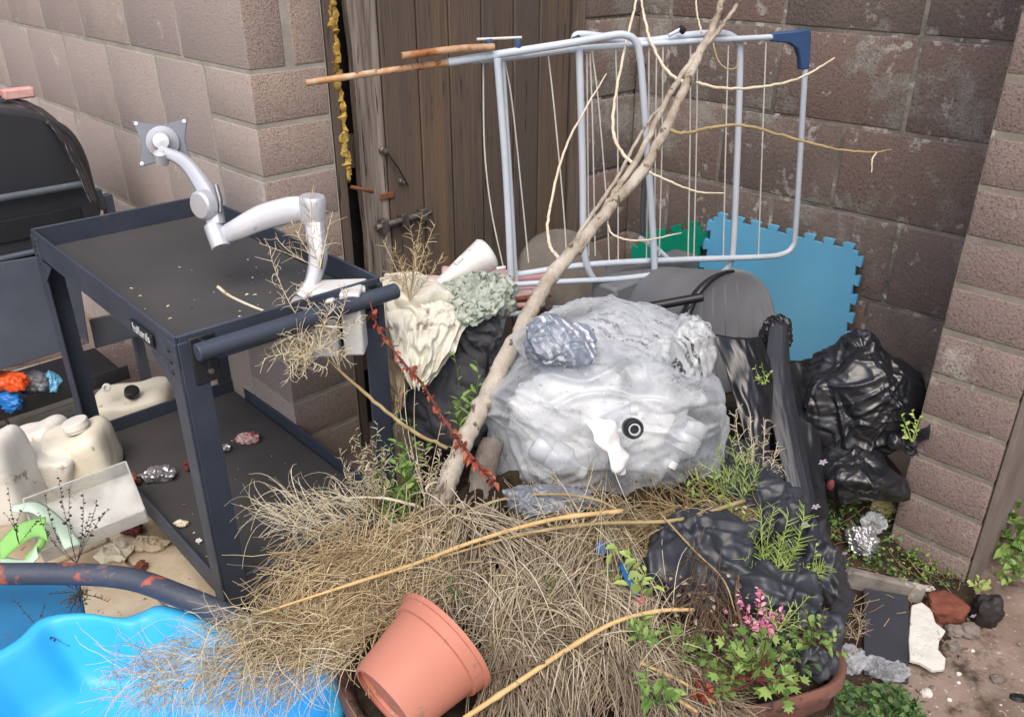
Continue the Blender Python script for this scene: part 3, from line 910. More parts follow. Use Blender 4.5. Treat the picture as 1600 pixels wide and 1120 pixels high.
# deep side panel under the long rim (seen edge on) and its triangular gussets
for a0, s in ((fl * .9, 1), (LA - fl * .9, -1)):
    MB().prism([K(a0, -.006, ZT - .075), K(a0 + s * .09, -.006, ZT - .075), K(a0, -.006, ZT - .14)], -cb * .002).obj('gusset', M['cart'], cart)
# handle across the near end, carried by two brackets
hz_ = ZT - .026
hd = MB().tube([K(-.042, .022, hz_), K(-.042, LB + .02, hz_)], .0195, 20)
ho = hd.obj('handle', M['cart'], cart, bevel=.003)
for b0 in (.045, LB - .045):
    br = MB().box(K(-.026, b0, hz_ - .012), (.019, .003, .030), CAX).box(K(-.0085, b0 + .005, hz_ - .035), (.003, .028, .055), CAX)
    bo_ = br.obj('bracket', M['black_metal'], cart, bevel=.003)
    MB().lathe(K(-.0115, b0 + .012, hz_ - .065), -ca, [(0, .008), (.004, .007), (.005, 0)], 6).obj('bolt', M['steel'], bo_)
# maker's badge on the long side
bd = MB().box(K(.175, -.0085, ZT - .045), (.062, .0025, .016), CAX)
bdo = bd.obj('badge', M['badge'], cart, bevel=.002)
fc = bpy.data.curves.new('lettering', 'FONT'); fc.body = 'halfords'; fc.size = .030; fc.extrude = .0006; fc.align_x = 'CENTER'; fc.align_y = 'CENTER'
fo_ = bpy.data.objects.new('lettering', fc); COL.objects.link(fo_)
import mathutils
dg = bpy.context.evaluated_depsgraph_get()
me_ = bpy.data.meshes.new_from_object(fo_.evaluated_get(dg)); bpy.data.objects.remove(fo_)
xax, yax, zax = -ca, UP, np.cross(-ca, UP)
Mx = mathutils.Matrix(((xax[0], yax[0], zax[0], 0), (xax[1], yax[1], zax[1], 0), (xax[2], yax[2], zax[2], 0), (0, 0, 0, 1)))
me_.transform(Mx); me_.transform(mathutils.Matrix.Translation(Vector(K(.175, -.0115, ZT - .045))))
link('lettering', me_, M['letter'], bdo, sharp=0)

# ------------------------------------------------------------------ monitor arm standing on the cart's handle end
d0 = 2.04
arm = empty('monitor_arm', Dp(482, 470, d0), 'silver jointed monitor arm clamped to the end of the cart', 'monitor arm')
AW = np.array([1.0, 0, 0])
def rail(path, widths, thick, name, m, parent, wdir=None):
    """a flattened curved member: elliptical section"""
    p = smooth_path(path, 6); k = len(p)
    w = lerp_list(widths, k); t_ = lerp_list(thick, k)
    mb = MB(); vs_ = []; n = 14
    for i in range(k):
        t = p[min(i + 1, k - 1)] - p[max(i - 1, 0)]; t /= np.linalg.norm(t)
        fwd = np.array([0, 1., -.3]); e2 = fwd - t * (fwd @ t); e2 /= np.linalg.norm(e2); e1 = np.cross(t, e2)
        for j in range(n):
            a = 2 * math.pi * j / n
            ca_, sa_ = math.cos(a), math.sin(a)
            q = (abs(ca_) ** 3 + abs(sa_) ** 3) ** (-1 / 3)
            vs_.append(p[i] + e1 * ca_ * q * w[i] / 2 + e2 * sa_ * q * t_[i] / 2)
    fs = [(i * n + j, i * n + (j + 1) % n, (i + 1) * n + (j + 1) % n, (i + 1) * n + j) for i in range(k - 1) for j in range(n)]
    fs += [tuple(range(n - 1, -1, -1)), tuple((k - 1) * n + j for j in range(n))]
    mb.add(vs_, fs)
    return mb.obj(name, m, parent, bevel=.002)
px = 1 / FPX
# clamp: foot disc, jaw plate, block with a dark slot
MB().lathe(Dp(482, 478, d0), UP, [(-.012, 0), (-.012, .042), (.006, .045), (.02, .036), (.024, .02), (.024, 0)], 28).obj('foot', M['silver'], arm, bevel=.001)
cl = MB()
cl.box(Dp(528, 450, d0 - .01), (.068, .036, .010), (np.array([.995, .1, .0]), np.array([-.1, .995, 0]), UP))
cl.box(Dp(510, 505, d0 - .02), (.030, .034, .075), (AW, np.array([0, 1., 0]), UP))
cl.box(Dp(553, 500, d0 - .02), (.024, .032, .080), (AW, np.array([0, 1., 0]), UP))
cl.box(Dp(531, 500, d0 + .005), (.020, .020, .070), (AW, np.array([0, 1., 0]), UP), mi=1)
cl.obj('clamp', [M['white_plastic'], M['black_plastic']], arm, bevel=.006, seg=3)
rail([Dp(474, 465, d0), Dp(488, 440, d0), Dp(497, 400, d0), Dp(492, 350, d0)], [.042, .034, .044, .050], [.045, .04, .045, .05], 'post', M['silver'], arm)
MB().tube([Dp(503, 398, d0 - .027), Dp(501, 420, d0 - .022)], .009, 10, flat=.4).obj('cable_slot', M['silver_dark'], arm)
MB().lathe(Dp(489, 330, d0), np.array([.08, 0, 1]), [(-.028, 0), (-.028, .030), (.030, .033), (.038, .028), (.040, 0)], 24).obj('elbow', M['silver'], arm, bevel=.002)
rail([Dp(490, 326, d0 - .004), Dp(455, 328, d0), Dp(410, 340, d0 + .01), Dp(372, 358, d0 + .02), Dp(350, 368, d0 + .03)], [.056, .064, .062, .052, .042], [.026, .032, .032, .03, .026], 'lower_arm', M['silver'], arm)
MB().tube([Dp(333, 352, d0 + .03), Dp(346, 388, d0 + .02)], .023, 20).obj('elbow', M['silver'], arm, bevel=.002)
ua = rail([Dp(338, 352, d0 + .03), Dp(330, 318, d0 + .03), Dp(316, 288, d0 + .05), Dp(288, 253, d0 + .08), Dp(252, 236, d0 + .1)], [.042, .048, .042, .034, .026], [.042, .045, .038, .03, .026], 'upper_arm', M['silver'], arm)
MB().lathe(Dp(319, 320, d0 + .005), np.array([-.5, -.85, .05]), [(-.01, .036), (.012, .035), (.017, .03), (.018, 0)], 28).obj('joint_cap', M['silver'], arm, bevel=.001)
MB().tube([Dp(338, 290, d0 + .015), Dp(344, 312, d0 + .01), Dp(345, 332, d0 + .01)], .006, 8).obj('seam', M['silver_dark'], arm)
# the screen plate: a square with hollowed sides and four holes
pc = Dp(255, 223, d0 + .13)
pn = np.array([.25, -.93, .30]); pn /= np.linalg.norm(pn)
pe1 = np.cross(UP, pn); pe1 /= np.linalg.norm(pe1); pe2 = np.cross(pn, pe1)
hs = .066
ol = []
for i in range(4):
    a0 = math.pi / 4 + i * math.pi / 2
    for k in range(12):
        t = k / 12
        aa = a0 + t * math.pi / 2
        c0 = np.array([math.cos(a0), math.sin(a0)]); c1 = np.array([math.cos(a0 + math.pi / 2), math.sin(a0 + math.pi / 2)])
        q = c0 * (1 - t) + c1 * t
        q = q * (1 - .21 * math.sin(math.pi * t) ** .9)
        ol.append(q * hs * 1.45)
poly = [pc + pe1 * q[0] + pe2 * q[1] * .86 for q in ol]
po = MB().prism(poly, -pn * .005).obj('screen_plate', M['silver_dark'], arm, bevel=.001)
ho_ = MB()
for i in range(4):
    a0 = math.pi / 4 + i * math.pi / 2
    q = np.array([math.cos(a0), math.sin(a0)]) * hs * 1.24
    ho_.lathe(pc + pe1 * q[0] + pe2 * q[1] * .86 + pn * .0004, pn, [(0, .0055), (.0015, .005), (.002, 0)], 12)
ho_.obj('screw_holes', M['silver'], po)
MB().lathe(pc, pn, [(0, .042), (.012, .040), (.022, .028), (.03, .022), (.04, .02), (.044, 0)], 28).obj('swivel', M['silver'], arm, bevel=.001)
MB().lathe(Dp(252, 246, d0 + .09), np.array([0.1, -.2, 1]), [(-.018, 0), (-.018, .016), (.012, .018), (.018, .010), (.019, 0)], 20).obj('knuckle', M['silver'], arm)

# ------------------------------------------------------------------ the heap that fills the brown wheelbarrow-like tray
HEAP = [(900, 790, .60), (700, 820, .56), (1100, 790, .56), (800, 880, .56), (950, 900, .56), (1050, 950, .51), (1200, 950, .45), (650, 960, .47),
        (900, 1050, .48), (1100, 1080, .44), (520, 890, .53), (430, 870, .53), (350, 990, .47), (200, 1080, .40), (450, 1030, .43), (720, 1100, .43), (900, 1120, .44),
        (1250, 1000, .44), (1300, 960, .44), (1200, 860, .5), (560, 790, .53)]
_HP = np.array([Zp(*h) for h in HEAP])


def heap(x, y):
    x = np.atleast_1d(np.asarray(x, float)); y = np.atleast_1d(np.asarray(y, float))
    d2 = (x[:, None] - _HP[None, :, 0]) ** 2 + (y[:, None] - _HP[None, :, 1]) ** 2 + .004
    w = d2 ** -1.6
    return (w * _HP[None, :, 2]).sum(1) / w.sum(1)


def heap_pts(pxy, lift=0.0):
    """where the sight lines through these photo points meet the heap"""
    pxy = np.asarray(pxy, float)
    D = np.stack([(pxy[:, 0] - 800) / FPX, math.cos(PITCH) + (560 - pxy[:, 1]) / FPX * math.sin(PITCH), -math.sin(PITCH) + (560 - pxy[:, 1]) / FPX * math.cos(PITCH)], 1)
    t = np.full(len(pxy), 1.6)
    for _ in range(14):
        P_ = EYE + D * t[:, None]
        z = heap(P_[:, 0], P_[:, 1])
        t = .5 * t + .5 * np.clip((z + lift - CAMH) / np.minimum(D[:, 2], -.05), .8, 3)
    return EYE + D * t[:, None]


def H_(px, py, lift=0.0):
    return heap_pts([(px, py)], lift)[0]


# brown tray
tr = empty('brown_tray', (.15, 1.15, .1), 'rusty brown plastic tray heaped with dead grass and weeds', 'tray')
rim_px = [(536, 1046), (575, 1000), (640, 940), (720, 880), (860, 835), (1000, 830), (1130, 860), (1225, 930), (1262, 975), (1300, 1012), (1312, 1040), (1296, 1068), (1240, 1088), (1140, 1112), (960, 1160), (800, 1180), (640, 1170), (575, 1130), (545, 1085)]
rim = [Zp(x, y, .40) for x, y in rim_px]
rim = smooth_path(rim + [rim[0]], 5)[:-1]
ctr = np.mean(rim, 0)
mb = MB(); n = len(rim); vs_ = []
prof = [(.985, -.004), (1.0, .004), (1.022, .006), (1.032, -.004), (1.032, -.026), (1.012, -.03), (.93, -.20), (.90, -.235), (.5, -.24)]
inner = [(.97, -.02), (.93, -.12)]
for s_, dz in inner[::-1] + prof:
    for p in rim:
        vs_.append(np.array([ctr[0] + (p[0] - ctr[0]) * s_, ctr[1] + (p[1] - ctr[1]) * s_, p[2] + dz]))
k = len(prof) + len(inner)
fs = [(i * n + j, i * n + (j + 1) % n, (i + 1) * n + (j + 1) % n, (i + 1) * n + j) for i in range(k - 1) for j in range(n)]
fs.append(tuple((k - 1) * n + j for j in range(n)))
mb.add(vs_, fs).obj('shell', M['tray_brown'], tr, sharp=50)
leg = MB()
for a_, b_ in ((-.28, -.02), (.22, -.03), (-.2, .2), (.3, .16)):
    MB().tube([ctr + np.array([a_, b_, -.23]), ctr + np.array([a_ * 1.1, b_ * 1.1, -.40])], .018, 10).obj('leg', M['tray_brown'], tr)

# packed dead matter, its colour darkened as shade between the loose straws
xs = np.linspace(-.33, .72, 150); ys = np.linspace(.98, 1.78, 120)
gx, gy = np.meshgrid(xs, ys, indexing='ij')
Pq = np.stack([gx.ravel(), gy.ravel(), np.zeros(gx.size)], 1)
cx_, cy_ = ctr[0], ctr[1]
rimA = np.array([math.atan2(p[1] - cy_, p[0] - cx_) for p in rim]); rimR = np.array([math.hypot(p[1] - cy_, p[0] - cx_) for p in rim])
o_ = np.argsort(rimA)
th = np.arctan2(Pq[:, 1] - cy_, Pq[:, 0] - cx_); rr = np.hypot(Pq[:, 1] - cy_, Pq[:, 0] - cx_)
lim = np.interp(th, rimA[o_], rimR[o_], period=2 * math.pi)
inside = rr / lim
Pq[:, 2] = heap(Pq[:, 0], Pq[:, 1]) - .035 + noise_np(Pq, 12, 4, 4) * .03 - np.clip(inside - .90, 0, 1) * .9
Pq[:, 2] = np.where((Pq[:, 1] > 1.5), np.maximum(Pq[:, 2], .5 - np.clip(Pq[:, 1] - 1.6, 0, 1) * 1.2 + noise_np(Pq, 9, 2, 3) * .03 - np.clip(np.abs(Pq[:, 0] - .2) - .35, 0, 1) * 2), Pq[:, 2])
idx = np.arange(gx.size).reshape(gx.shape)
F = np.stack([idx[:-1, :-1].ravel(), idx[1:, :-1].ravel(), idx[1:, 1:].ravel(), idx[:-1, 1:].ravel()], 1)
keep = (inside[F] < 1.0).any(1) | ((Pq[F][:, :, 1] > 1.48).all(1) & (np.abs(Pq[F][:, :, 0] - .2) < .48).all(1))
tag(link('packed_compost', np_mesh('packed_compost', Pq, F[keep]), M['dead_mat'], sharp=0), 'brown packed dead plant matter filling the brown tray', 'compost', kind='stuff')

# ------------------------------------------------------------------ clear sack, its contents and what lies on it
CB = Dp(945, 652, 2.02)
tension = [np.array([-.10, -.2, .13]), np.array([.16, -.18, .10]), np.array([-.27, -.05, .02]), np.array([.28, -.05, -.02]), np.array([.02, -.23, -.02])]
me = film_bag('clear_sack', CB, (.302, .225, .215), seed=3.3, planes=60, flat=.86, sub=7, lump=.12, power=2.5, squash=.35, creases=[
    dict(K=110, length=.18, width=.013, amp=.015, focus=tension), dict(K=150, length=.12, width=.008, amp=.0055, along=(1, 0, .12)), dict(K=150, length=.06, width=.006, amp=.003, focus=tension)])
tag(link('clear_sack', me, M['film'], sharp=0), 'big clear plastic sack stuffed with white packaging on top of the rubbish heap', 'sack')
for i, (px_, py_, d_, r_) in enumerate([(860, 640, 1.98, (.085, .06, .07)), (905, 600, 1.92, (.09, .05, .055)), (1010, 690, 1.97, (.08, .05, .06)), (1040, 600, 1.98, (.085, .06, .07)), (880, 715, 1.99, (.095, .06, .05)), (960, 660, 2.06, (.16, .08, .12))]):
    v_, f_ = blob(Dp(px_, py_, d_), r_, sub=4, amp=.28, scale=1.8, seed=i * 3.1, power=3)
    tag(MB().add(v_, f_).obj('packing_foam', M['poly_white'], sharp=0), ['white foam lump at the left inside the clear sack', 'white foam lump high in the middle of the clear sack', 'white foam lump under the black knob inside the clear sack', 'white foam lump at the upper right inside the clear sack', 'white foam lump low at the left inside the clear sack', 'largest white foam lump deep inside the clear sack'][i], 'packing foam', 'foam lumps in the clear sack')
bottles = [((1085, 655), (1050, 720), .038, 'clear drinks bottle slanting at the right side of the clear sack'), ((835, 690), (905, 735), .034, 'clear drinks bottle lying low at the left of the clear sack'), ((920, 640), (985, 640), .030, 'clear drinks bottle in the middle of the clear sack')]
for (a_, b_, r_, lb) in bottles:
    p0, p1 = Dp(*a_, 1.86), Dp(*b_, 1.86)
    L_ = np.linalg.norm(p1 - p0)
    bt = empty('plastic_bottle', p0, lb, 'bottle', 'bottles in the clear sack')
    MB().lathe(p0, p1 - p0, [(0, 0), (0, r_ * .8), (.01, r_), (L_ * .3, r_), (L_ * .34, r_ * .93), (L_ * .38, r_), (L_ * .7, r_), (L_ * .9, r_ * .4), (L_, r_ * .36)], 20).obj('body', M['film_thin'], bt)
    MB().lathe(p0 + (p1 - p0) * .99, p1 - p0, [(0, r_ * .42), (.016, r_ * .42), (.017, 0)], 16).obj('cap', M['white_plastic'], bt)
# foam strip hanging on the front of the sack, with a shiny black knob
strip = smooth_path([Dp(922, 655, 1.785), Dp(945, 676, 1.77), Dp(960, 700, 1.765), Dp(968, 722, 1.765), Dp(972, 742, 1.775)], 6)
mb = MB().tube(strip, lerp_list([.016, .040, .022, .030, .012], len(strip)), 16, flat=.35)
me = mb.mesh('foam_strip'); displace(me, .014, 22, 3)
tag(link('foam_offcut', me, M['poly_white'], sharp=0, sub=1), 'white foam offcut on the front of the clear sack below the black knob', 'foam offcut')
kn = empty('round_dial', Dp(987, 668, 1.72), 'round black knob with a pale ring on the front of the clear sack', 'knob')
kd = np.array([.12, -.9, .35])
MB().lathe(Dp(987, 668, 1.735), kd, [(-.01, 0), (-.01, .019), (.004, .0215), (.016, .021), (.022, .017), (.020, .012), (.014, .010), (.014, 0)], 32).obj('body', M['black_plastic'], kn, bevel=.001)
MB().lathe(Dp(987, 668, 1.735) + kd * .0215, kd, [(0, .0115), (.0015, .0125), (.0015, .0095), (0, .009)], 28).obj('ring', M['silver'], kn)

# printed wrappers on top of the sack
SM = [dict(K=70, length=.07, width=.008, amp=.005), dict(K=160, length=.03, width=.005, amp=.0024)]
me = film_bag('print_wrapper', Dp(985, 535, 1.96), (.185, .13, .085), seed=8.1, planes=60, flat=.80, sub=7, lump=.2, creases=[dict(K=90, length=.10, width=.011, amp=.007), dict(K=260, length=.04, width=.006, amp=.0032)])
tag(link('printed_wrapper', me, M['print_grey'], sharp=0), 'crumpled pale grey printed plastic wrapper on top of the clear sack', 'wrapper')
tl_ = np.array([.97, .05, -.22]); tl_ /= np.linalg.norm(tl_); tn_ = np.array([.12, -.85, .5]); tn_ -= tl_ * (tn_ @ tl_); tn_ /= np.linalg.norm(tn_)
me = film_bag('slate_packet', Dp(872, 536, 1.81), (.072, .026, .050), seed=5.2, planes=30, flat=.82, sub=6, lump=.12, power=4, creases=SM, ax=(tl_, -tn_, np.cross(-tl_, tn_) * -1))
tag(link('food_packet', me, M['print_slate'], sharp=0), 'small slate grey printed packet at the upper left of the clear sack', 'packet')
me = film_bag('silver_wrap', Dp(1075, 548, 1.88), (.065, .06, .085), seed=15.2, planes=30, flat=.76, sub=6, lump=.25, creases=SM)
tag(link('printed_wrapper', me, M['print_grey'], sharp=0), 'bunched printed film hanging at the right end of the pale grey wrapper', 'wrapper')
me = film_bag('film_cover', Dp(962, 540, 1.93), (.215, .13, .098), seed=44.4, planes=40, flat=.84, sub=7, lump=.14, creases=[dict(K=70, length=.13, width=.011, amp=.009), dict(K=140, length=.05, width=.006, amp=.003)])
tag(link('film_cover', me, M['film_clear'], sharp=0), 'thin clear film bunched over the printed wrapper and slate packet', 'film')
me = film_bag('wrap_silver', H_(858, 786, .012), (.095, .04, .030), seed=25.2, planes=30, flat=.75, sub=6, lump=.25, creases=SM)
tag(link('foil_wrapper', me, M['wrap_silver'], sharp=0), 'dark silver printed wrapper under the front of the clear sack', 'wrapper')

# ------------------------------------------------------------------ black bags
BC = Dp(1335, 640, 2.42)
yx = np.array([.80, .55, 0]); yx /= np.linalg.norm(yx)
kd_ = np.array([.12, -.13, -.06])
me = film_bag('bin_bag', BC, (.182, .16, .225), seed=12.7, planes=44, flat=.80, sub=7, lump=.18, squash=.3, creases=[
    dict(K=110, length=.16, width=.014, amp=.010, focus=[kd_, np.array([.05, -.1, .16])]), dict(K=240, length=.07, width=.009, amp=.005, focus=[kd_]), dict(K=260, length=.03, width=.006, amp=.003)])
bb = empty('bin_bag', BC, 'glossy black tied bin bag against the right-hand pier', 'bin bag')
link('sack', me, M['bag_black'], bb, sharp=0, sub=1)
kp = Dp(1398, 690, 2.27)
tl = MB()
for k_ in range(9):
    e_ = Dp(1398 + random.uniform(20, 58), 690 + random.uniform(-24, 34), 2.27 + random.uniform(-.05, .04))
    mid = (kp + e_) / 2 + np.array([0, 0, random.uniform(-.01, .015)])
    w_ = np.array([0, .3, 1]) * random.uniform(.008, .018)
    pts = smooth_path([kp, mid, e_], 5)
    vv, ff = [], []
    for i, p in enumerate(pts):
        t = i / (len(pts) - 1)
        wv = w_ * (.25 + 1.2 * t) * (1 + .3 * math.sin(9 * t + k_))
        off_ = np.array([0, -1, .3]) * .006 * math.sin(12 * t + k_)
        vv += [p - wv, p + off_, p + wv]
    for i in range(len(pts) - 1):
        for j in range(2):
            ff.append((i * 3 + j, (i + 1) * 3 + j, (i + 1) * 3 + j + 1, i * 3 + j + 1))
    tl.add(vv, ff)
tl.add(*blob(kp, (.02, .022, .024), sub=3, amp=.3))
tl.obj('knot', M['bag_black'], bb, sharp=0)

me = film_bag('lower_bag', Dp(1335, 740, 2.33), (.13, .10, .08), seed=30.1, planes=34, flat=.76, lump=.2, squash=.25, creases=[dict(K=60, length=.09, width=.010, amp=.007), dict(K=160, length=.04, width=.006, amp=.003)])
tag(link('bin_bag', me, M['bag_black'], sharp=0), 'flattened black bag under the glossy tied bin bag', 'bin bag')

for (px_, py_, d_, r_, sd, lb) in [(1165, 800, 1.88, (.12, .09, .07), 2.2, 'slate black bag behind the pale cane end, uppermost in the brown tray'),
                                  (1080, 890, 1.66, (.13, .11, .10), 6.1, 'black bag at the middle of the brown tray beside the dead grass'),
                                  (1185, 930, 1.66, (.12, .12, .10), 9.4, 'black bag under the pink flowers in the brown tray'),
                                  (1130, 745, 2.02, (.13, .12, .09), 19.4, 'slate black bag pressed under the right of the clear sack'),
                                  (1260, 900, 1.76, (.07, .10, .12), 29.4, 'black bag hanging over the back rim of the brown tray'),
                                  (1238, 1000, 1.56, (.075, .07, .05), 33.3, 'torn black bag at the right end inside the brown tray')]:
    me = film_bag('bag', Dp(px_, py_, d_), r_, seed=sd, planes=26, flat=.70, lump=.25, squash=.2, creases=[dict(K=46, length=.22, width=.015, amp=.012), dict(K=30, length=.08, width=.006, amp=.003)])
    tag(link('bin_bag', me, M['bag_dull'], sharp=0), lb, 'bin bag')

# black sheeting hanging between the grey tub and the black bag
def sheet(name, outline_l, outline_r, m, fold=.012, nx=26, freq=9.0, seed=0.0):
    """hanging sheet lofted between two edge lines [(px,py,d)...], with vertical folds"""
    Lp = np.array(smooth_path([Dp(*q) for q in outline_l], 8)); Rp = np.array(smooth_path([Dp(*q) for q in outline_r], 8))
    k_ = min(len(Lp), len(Rp)); Lp, Rp = Lp[:k_], Rp[:k_]
    vv = []
    for i in range(k_):
        for j in range(nx):
            t = j / (nx - 1)
            p = Lp[i] * (1 - t) + Rp[i] * t
            bulge = math.sin(math.pi * t) * .03
            w = fold * (math.sin(freq * t * 2 + 2 * fbm((t * 3, i / 7, seed), 1.0) * 3) + 1.1 * fbm((t * 7, i * .2, seed + 4), 1.6))
            vv.append(p + np.array([.1, -1, .2]) * (bulge + w))
    idx = np.arange(k_ * nx).reshape(k_, nx)
    F = np.stack([idx[:-1, :-1].ravel(), idx[1:, :-1].ravel(), idx[1:, 1:].ravel(), idx[:-1, 1:].ravel()], 1)
    o = link(name, np_mesh(name, np.array(vv), F), m, sharp=0, sub=1)
    s = o.modifiers.new('thick', 'SOLIDIFY'); s.thickness = .002
    return o
tag(sheet('plastic_sheet', [(1116, 522, 2.24), (1138, 590, 2.18), (1160, 670, 2.13), (1172, 750, 2.06)], [(1190, 524, 2.26), (1208, 590, 2.22), (1204, 670, 2.17), (1198, 750, 2.09)], M['bag_black'], .004, freq=1.6, seed=1), 'black plastic sheet hanging beside the right end of the clear sack', 'plastic sheet')
tag(sheet('plastic_sheet', [(1204, 500, 2.38), (1196, 570, 2.28), (1204, 650, 2.2), (1236, 790, 2.1)], [(1232, 500, 2.4), (1236, 580, 2.3), (1250, 660, 2.24), (1276, 790, 2.14)], M['bag_dull'], .0018, freq=1.5, seed=5), 'slate black strip of plastic hanging left of the tied bin bag', 'plastic sheet')
tag(sheet('plastic_sheet', [(1150, 560, 2.40), (1160, 640, 2.34), (1170, 760, 2.22), (1180, 820, 2.12)], [(1270, 560, 2.46), (1280, 640, 2.38), (1290, 760, 2.26), (1300, 830, 2.16)], M['bag_black'], .006, freq=3, seed=9), 'black plastic sheet in the dark gap behind the feathery weeds', 'plastic sheet')
me = film_bag('bag_top', Dp(1212, 520, 2.40), (.045, .04, .06), seed=41, planes=24, flat=.75, creases=SM)
tag(link('plastic_sheet', me, M['bag_black'], sharp=0, sub=1), 'bunched black plastic caught on the end of the grey tub', 'plastic sheet')

# ------------------------------------------------------------------ grey tub on its side, and the black tube across it
tb = empty('grey_tub', Dp(1130, 500, 2.5), 'dark grey ribbed plastic tub lying on its side against the wall', 'tub')
e = Dp(1138, 520, 2.46); back = Dp(960, 480, 2.95)
axd = e - back; axd /= np.linalg.norm(axd)
mb = MB()
Lb = np.linalg.norm(e - back)
mb.lathe(back, axd, [(0, .15), (Lb * .5, .165), (Lb - .03, .178), (Lb - .012, .184), (Lb, .186), (Lb + .006, .178), (Lb + .004, .165), (Lb - .004, .150), (Lb - .010, 0)], 56)
mb.obj('shell', M['bin_grey'], tb)
rb = MB()
s1 = np.cross(axd, UP); s1 /= np.linalg.norm(s1); s2 = np.cross(s1, axd)
for k_ in range(-3, 4):
    x_ = k_ * .045
    h_ = math.sqrt(max(.148 ** 2 - x_ ** 2, 0))
    rb.tube(smooth_path([e + s1 * x_ + s2 * (-h_) - axd * .006, e + s1 * (x_ * 1.12) - axd * .0065, e + s1 * x_ + s2 * h_ - axd * .006], 5), .0035, 6)
rb.obj('ribs', M['bin_grey'], tb)
ar = [e + axd * .006 + (s1 * math.cos(a) + s2 * math.sin(a)) * .18 for a in np.linspace(-1.2, 1.7, 26)]
MB().tube(ar, lerp_list([.008, .02, .024, .016, .006], 26), 10, flat=.7).obj('black_rim', M['bag_black'], tb, sharp=0)
tag(MB().tube([Dp(1000, 482, 2.3), Dp(1098, 464, 2.3)], .0125, 16).obj('black_tube', M['black_plastic'], bevel=.002), 'short black plastic tube lying across the grey tub', 'tube')
MB().box(Dp(1010, 440, 2.75), (.22, .05, .05), (V, U, UP)).obj('body', M['bin_grey'], tag(empty('grey_box', Dp(1010, 440, 2.75), 'grey plastic box behind the airer feet, left of the blue mat', 'box'), None), bevel=.01)

# ------------------------------------------------------------------ interlocking foam mats against the wall
def mat_tile(name, corners, m, label, n_teeth=8, teeth=(1, 1, 1, 1)):
    """corners: 4 (px,py,v offset) points; toothed edges"""
    c = [Pl(x, y, V, VW - o) for x, y, o in corners]
    out = []
    for s in range(4):
        a_, b_ = c[s], c[(s + 1) % 4]
        d = (b_ - a_); L_ = np.linalg.norm(d); d /= L_
        nrm = np.cross(d, -V); nrm /= np.linalg.norm(nrm)
        if nrm @ ((c[0] + c[1] + c[2] + c[3]) / 4 - a_) > 0: nrm = -nrm
        out.append(a_)
        if not teeth[s]: continue
        st = L_ / (2 * n_teeth)
        for k in range(n_teeth):
            x0, x1 = (2 * k + .55) * st, (2 * k + 1.45) * st
            h = st * .62
            out += [a_ + d * x0, a_ + d * (x0 - st * .16) + nrm * h * .85, a_ + d * (x0 + st * .02) + nrm * h, a_ + d * (x1 - st * .02) + nrm * h, a_ + d * (x1 + st * .16) + nrm * h * .85, a_ + d * x1]
    o = MB().prism(out, -V * .013).obj(name, m, bevel=.0015)
    tag(o, label, 'foam mat')
    return o
mat_tile('foam_mat', [(1118, 338, .03), (1343, 392, .03), (1308, 620, .10), (1075, 560, .10)], M['mat_blue'], 'sky blue interlocking foam mat leaning on the brown wall', 8)
mat_tile('foam_mat', [(1000, 375, .012), (1098, 352, .012), (1090, 520, .03), (1000, 540, .03)], M['mat_green'], 'green interlocking foam mat behind the blue one', 4)

# ------------------------------------------------------------------ clothes airer
a0 = Dp(478, 130, 2.12); a1 = Dp(1265, 52, 2.50)
an = np.cross(a1 - a0, UP); an /= np.linalg.norm(an)
if an[1] > 0: an = -an                                            # towards the camera
def A(px, py, off=0.0): return Pl(px, py, an, a0 @ an + off)
air = empty('clothes_airer', A(800, 450), 'pale blue tubular clothes airer folded up in front of the gate', 'clothes airer')
def rod(name, pts, r, m='airer', off=0.0, n=7, sm=True):
    q = [A(*p[:2], p[2] if len(p) > 2 else off) for p in pts]
    return MB().tube(smooth_path(q, n) if sm else q, r, 12).obj(name, M[m], air, sharp=60)
R1, R2 = .0105, .0085
rod('rail', [(478, 130), (600, 112), (700, 98)], R1 * .8, 'airer_rust', .0)
rod('frame', [(700, 98), (800, 82), (890, 68), (950, 57), (975, 55), (992, 64), (1000, 90), (1006, 160), (1016, 300), (1022, 400), (1021, 440), (1010, 460), (985, 468), (940, 470)], R1, off=.002)
rod('frame', [(720, 96, -.03), (800, 90, -.03), (900, 77, -.03), (1000, 70, -.03), (1100, 64, -.03), (1215, 58, -.03)], R2)
rod('frame', [(905, 70, -.04), (898, 58, -.04), (918, 55, -.04), (1000, 65, -.05), (1080, 55, -.05), (1130, 53, -.05), (1152, 66, -.05), (1156, 100, -.05), (1152, 240, -.05), (1146, 380, -.05), (1140, 412, -.05), (1122, 430, -.05), (1090, 436, -.05)], R1)
rod('frame', [(1258, 108, -.03), (1250, 250, -.03), (1243, 360, -.03), (1238, 386, -.03), (1220, 398, -.03), (1180, 402, -.03), (1060, 406, -.03), (925, 413, -.03), (800, 430, -.03)], R1 * .9)
rod('leg', [(777, 92, .02), (790, 260, .02), (797, 400, .02), (797, 440, .02), (785, 500, .03), (773, 556, .04)], R1 * .95)
rod('leg', [(786, 95, -.02), (798, 280, -.02), (806, 420, -.02), (810, 470, -.02)], R2 * .6)
rod('leg', [(905, 78, -.02), (910, 250, -.02), (914, 400, -.02), (935, 448, -.02), (945, 470, -.02)], R1)
rod('leg', [(1000, 372, -.06), (1030, 392, -.06), (1062, 424, -.06)], R1 * .8)
rod('leg', [(1005, 100, -.08), (1008, 240, -.08), (1004, 360, -.08), (1015, 380, -.08)], R1 * .8, 'silver_dark')
rod('rail', [(800, 445, .03), (880, 440, .03), (960, 436, .03), (1015, 430, .03)], R2)
rod('rail', [(793, 492, .035), (826, 488, .035)], R2)
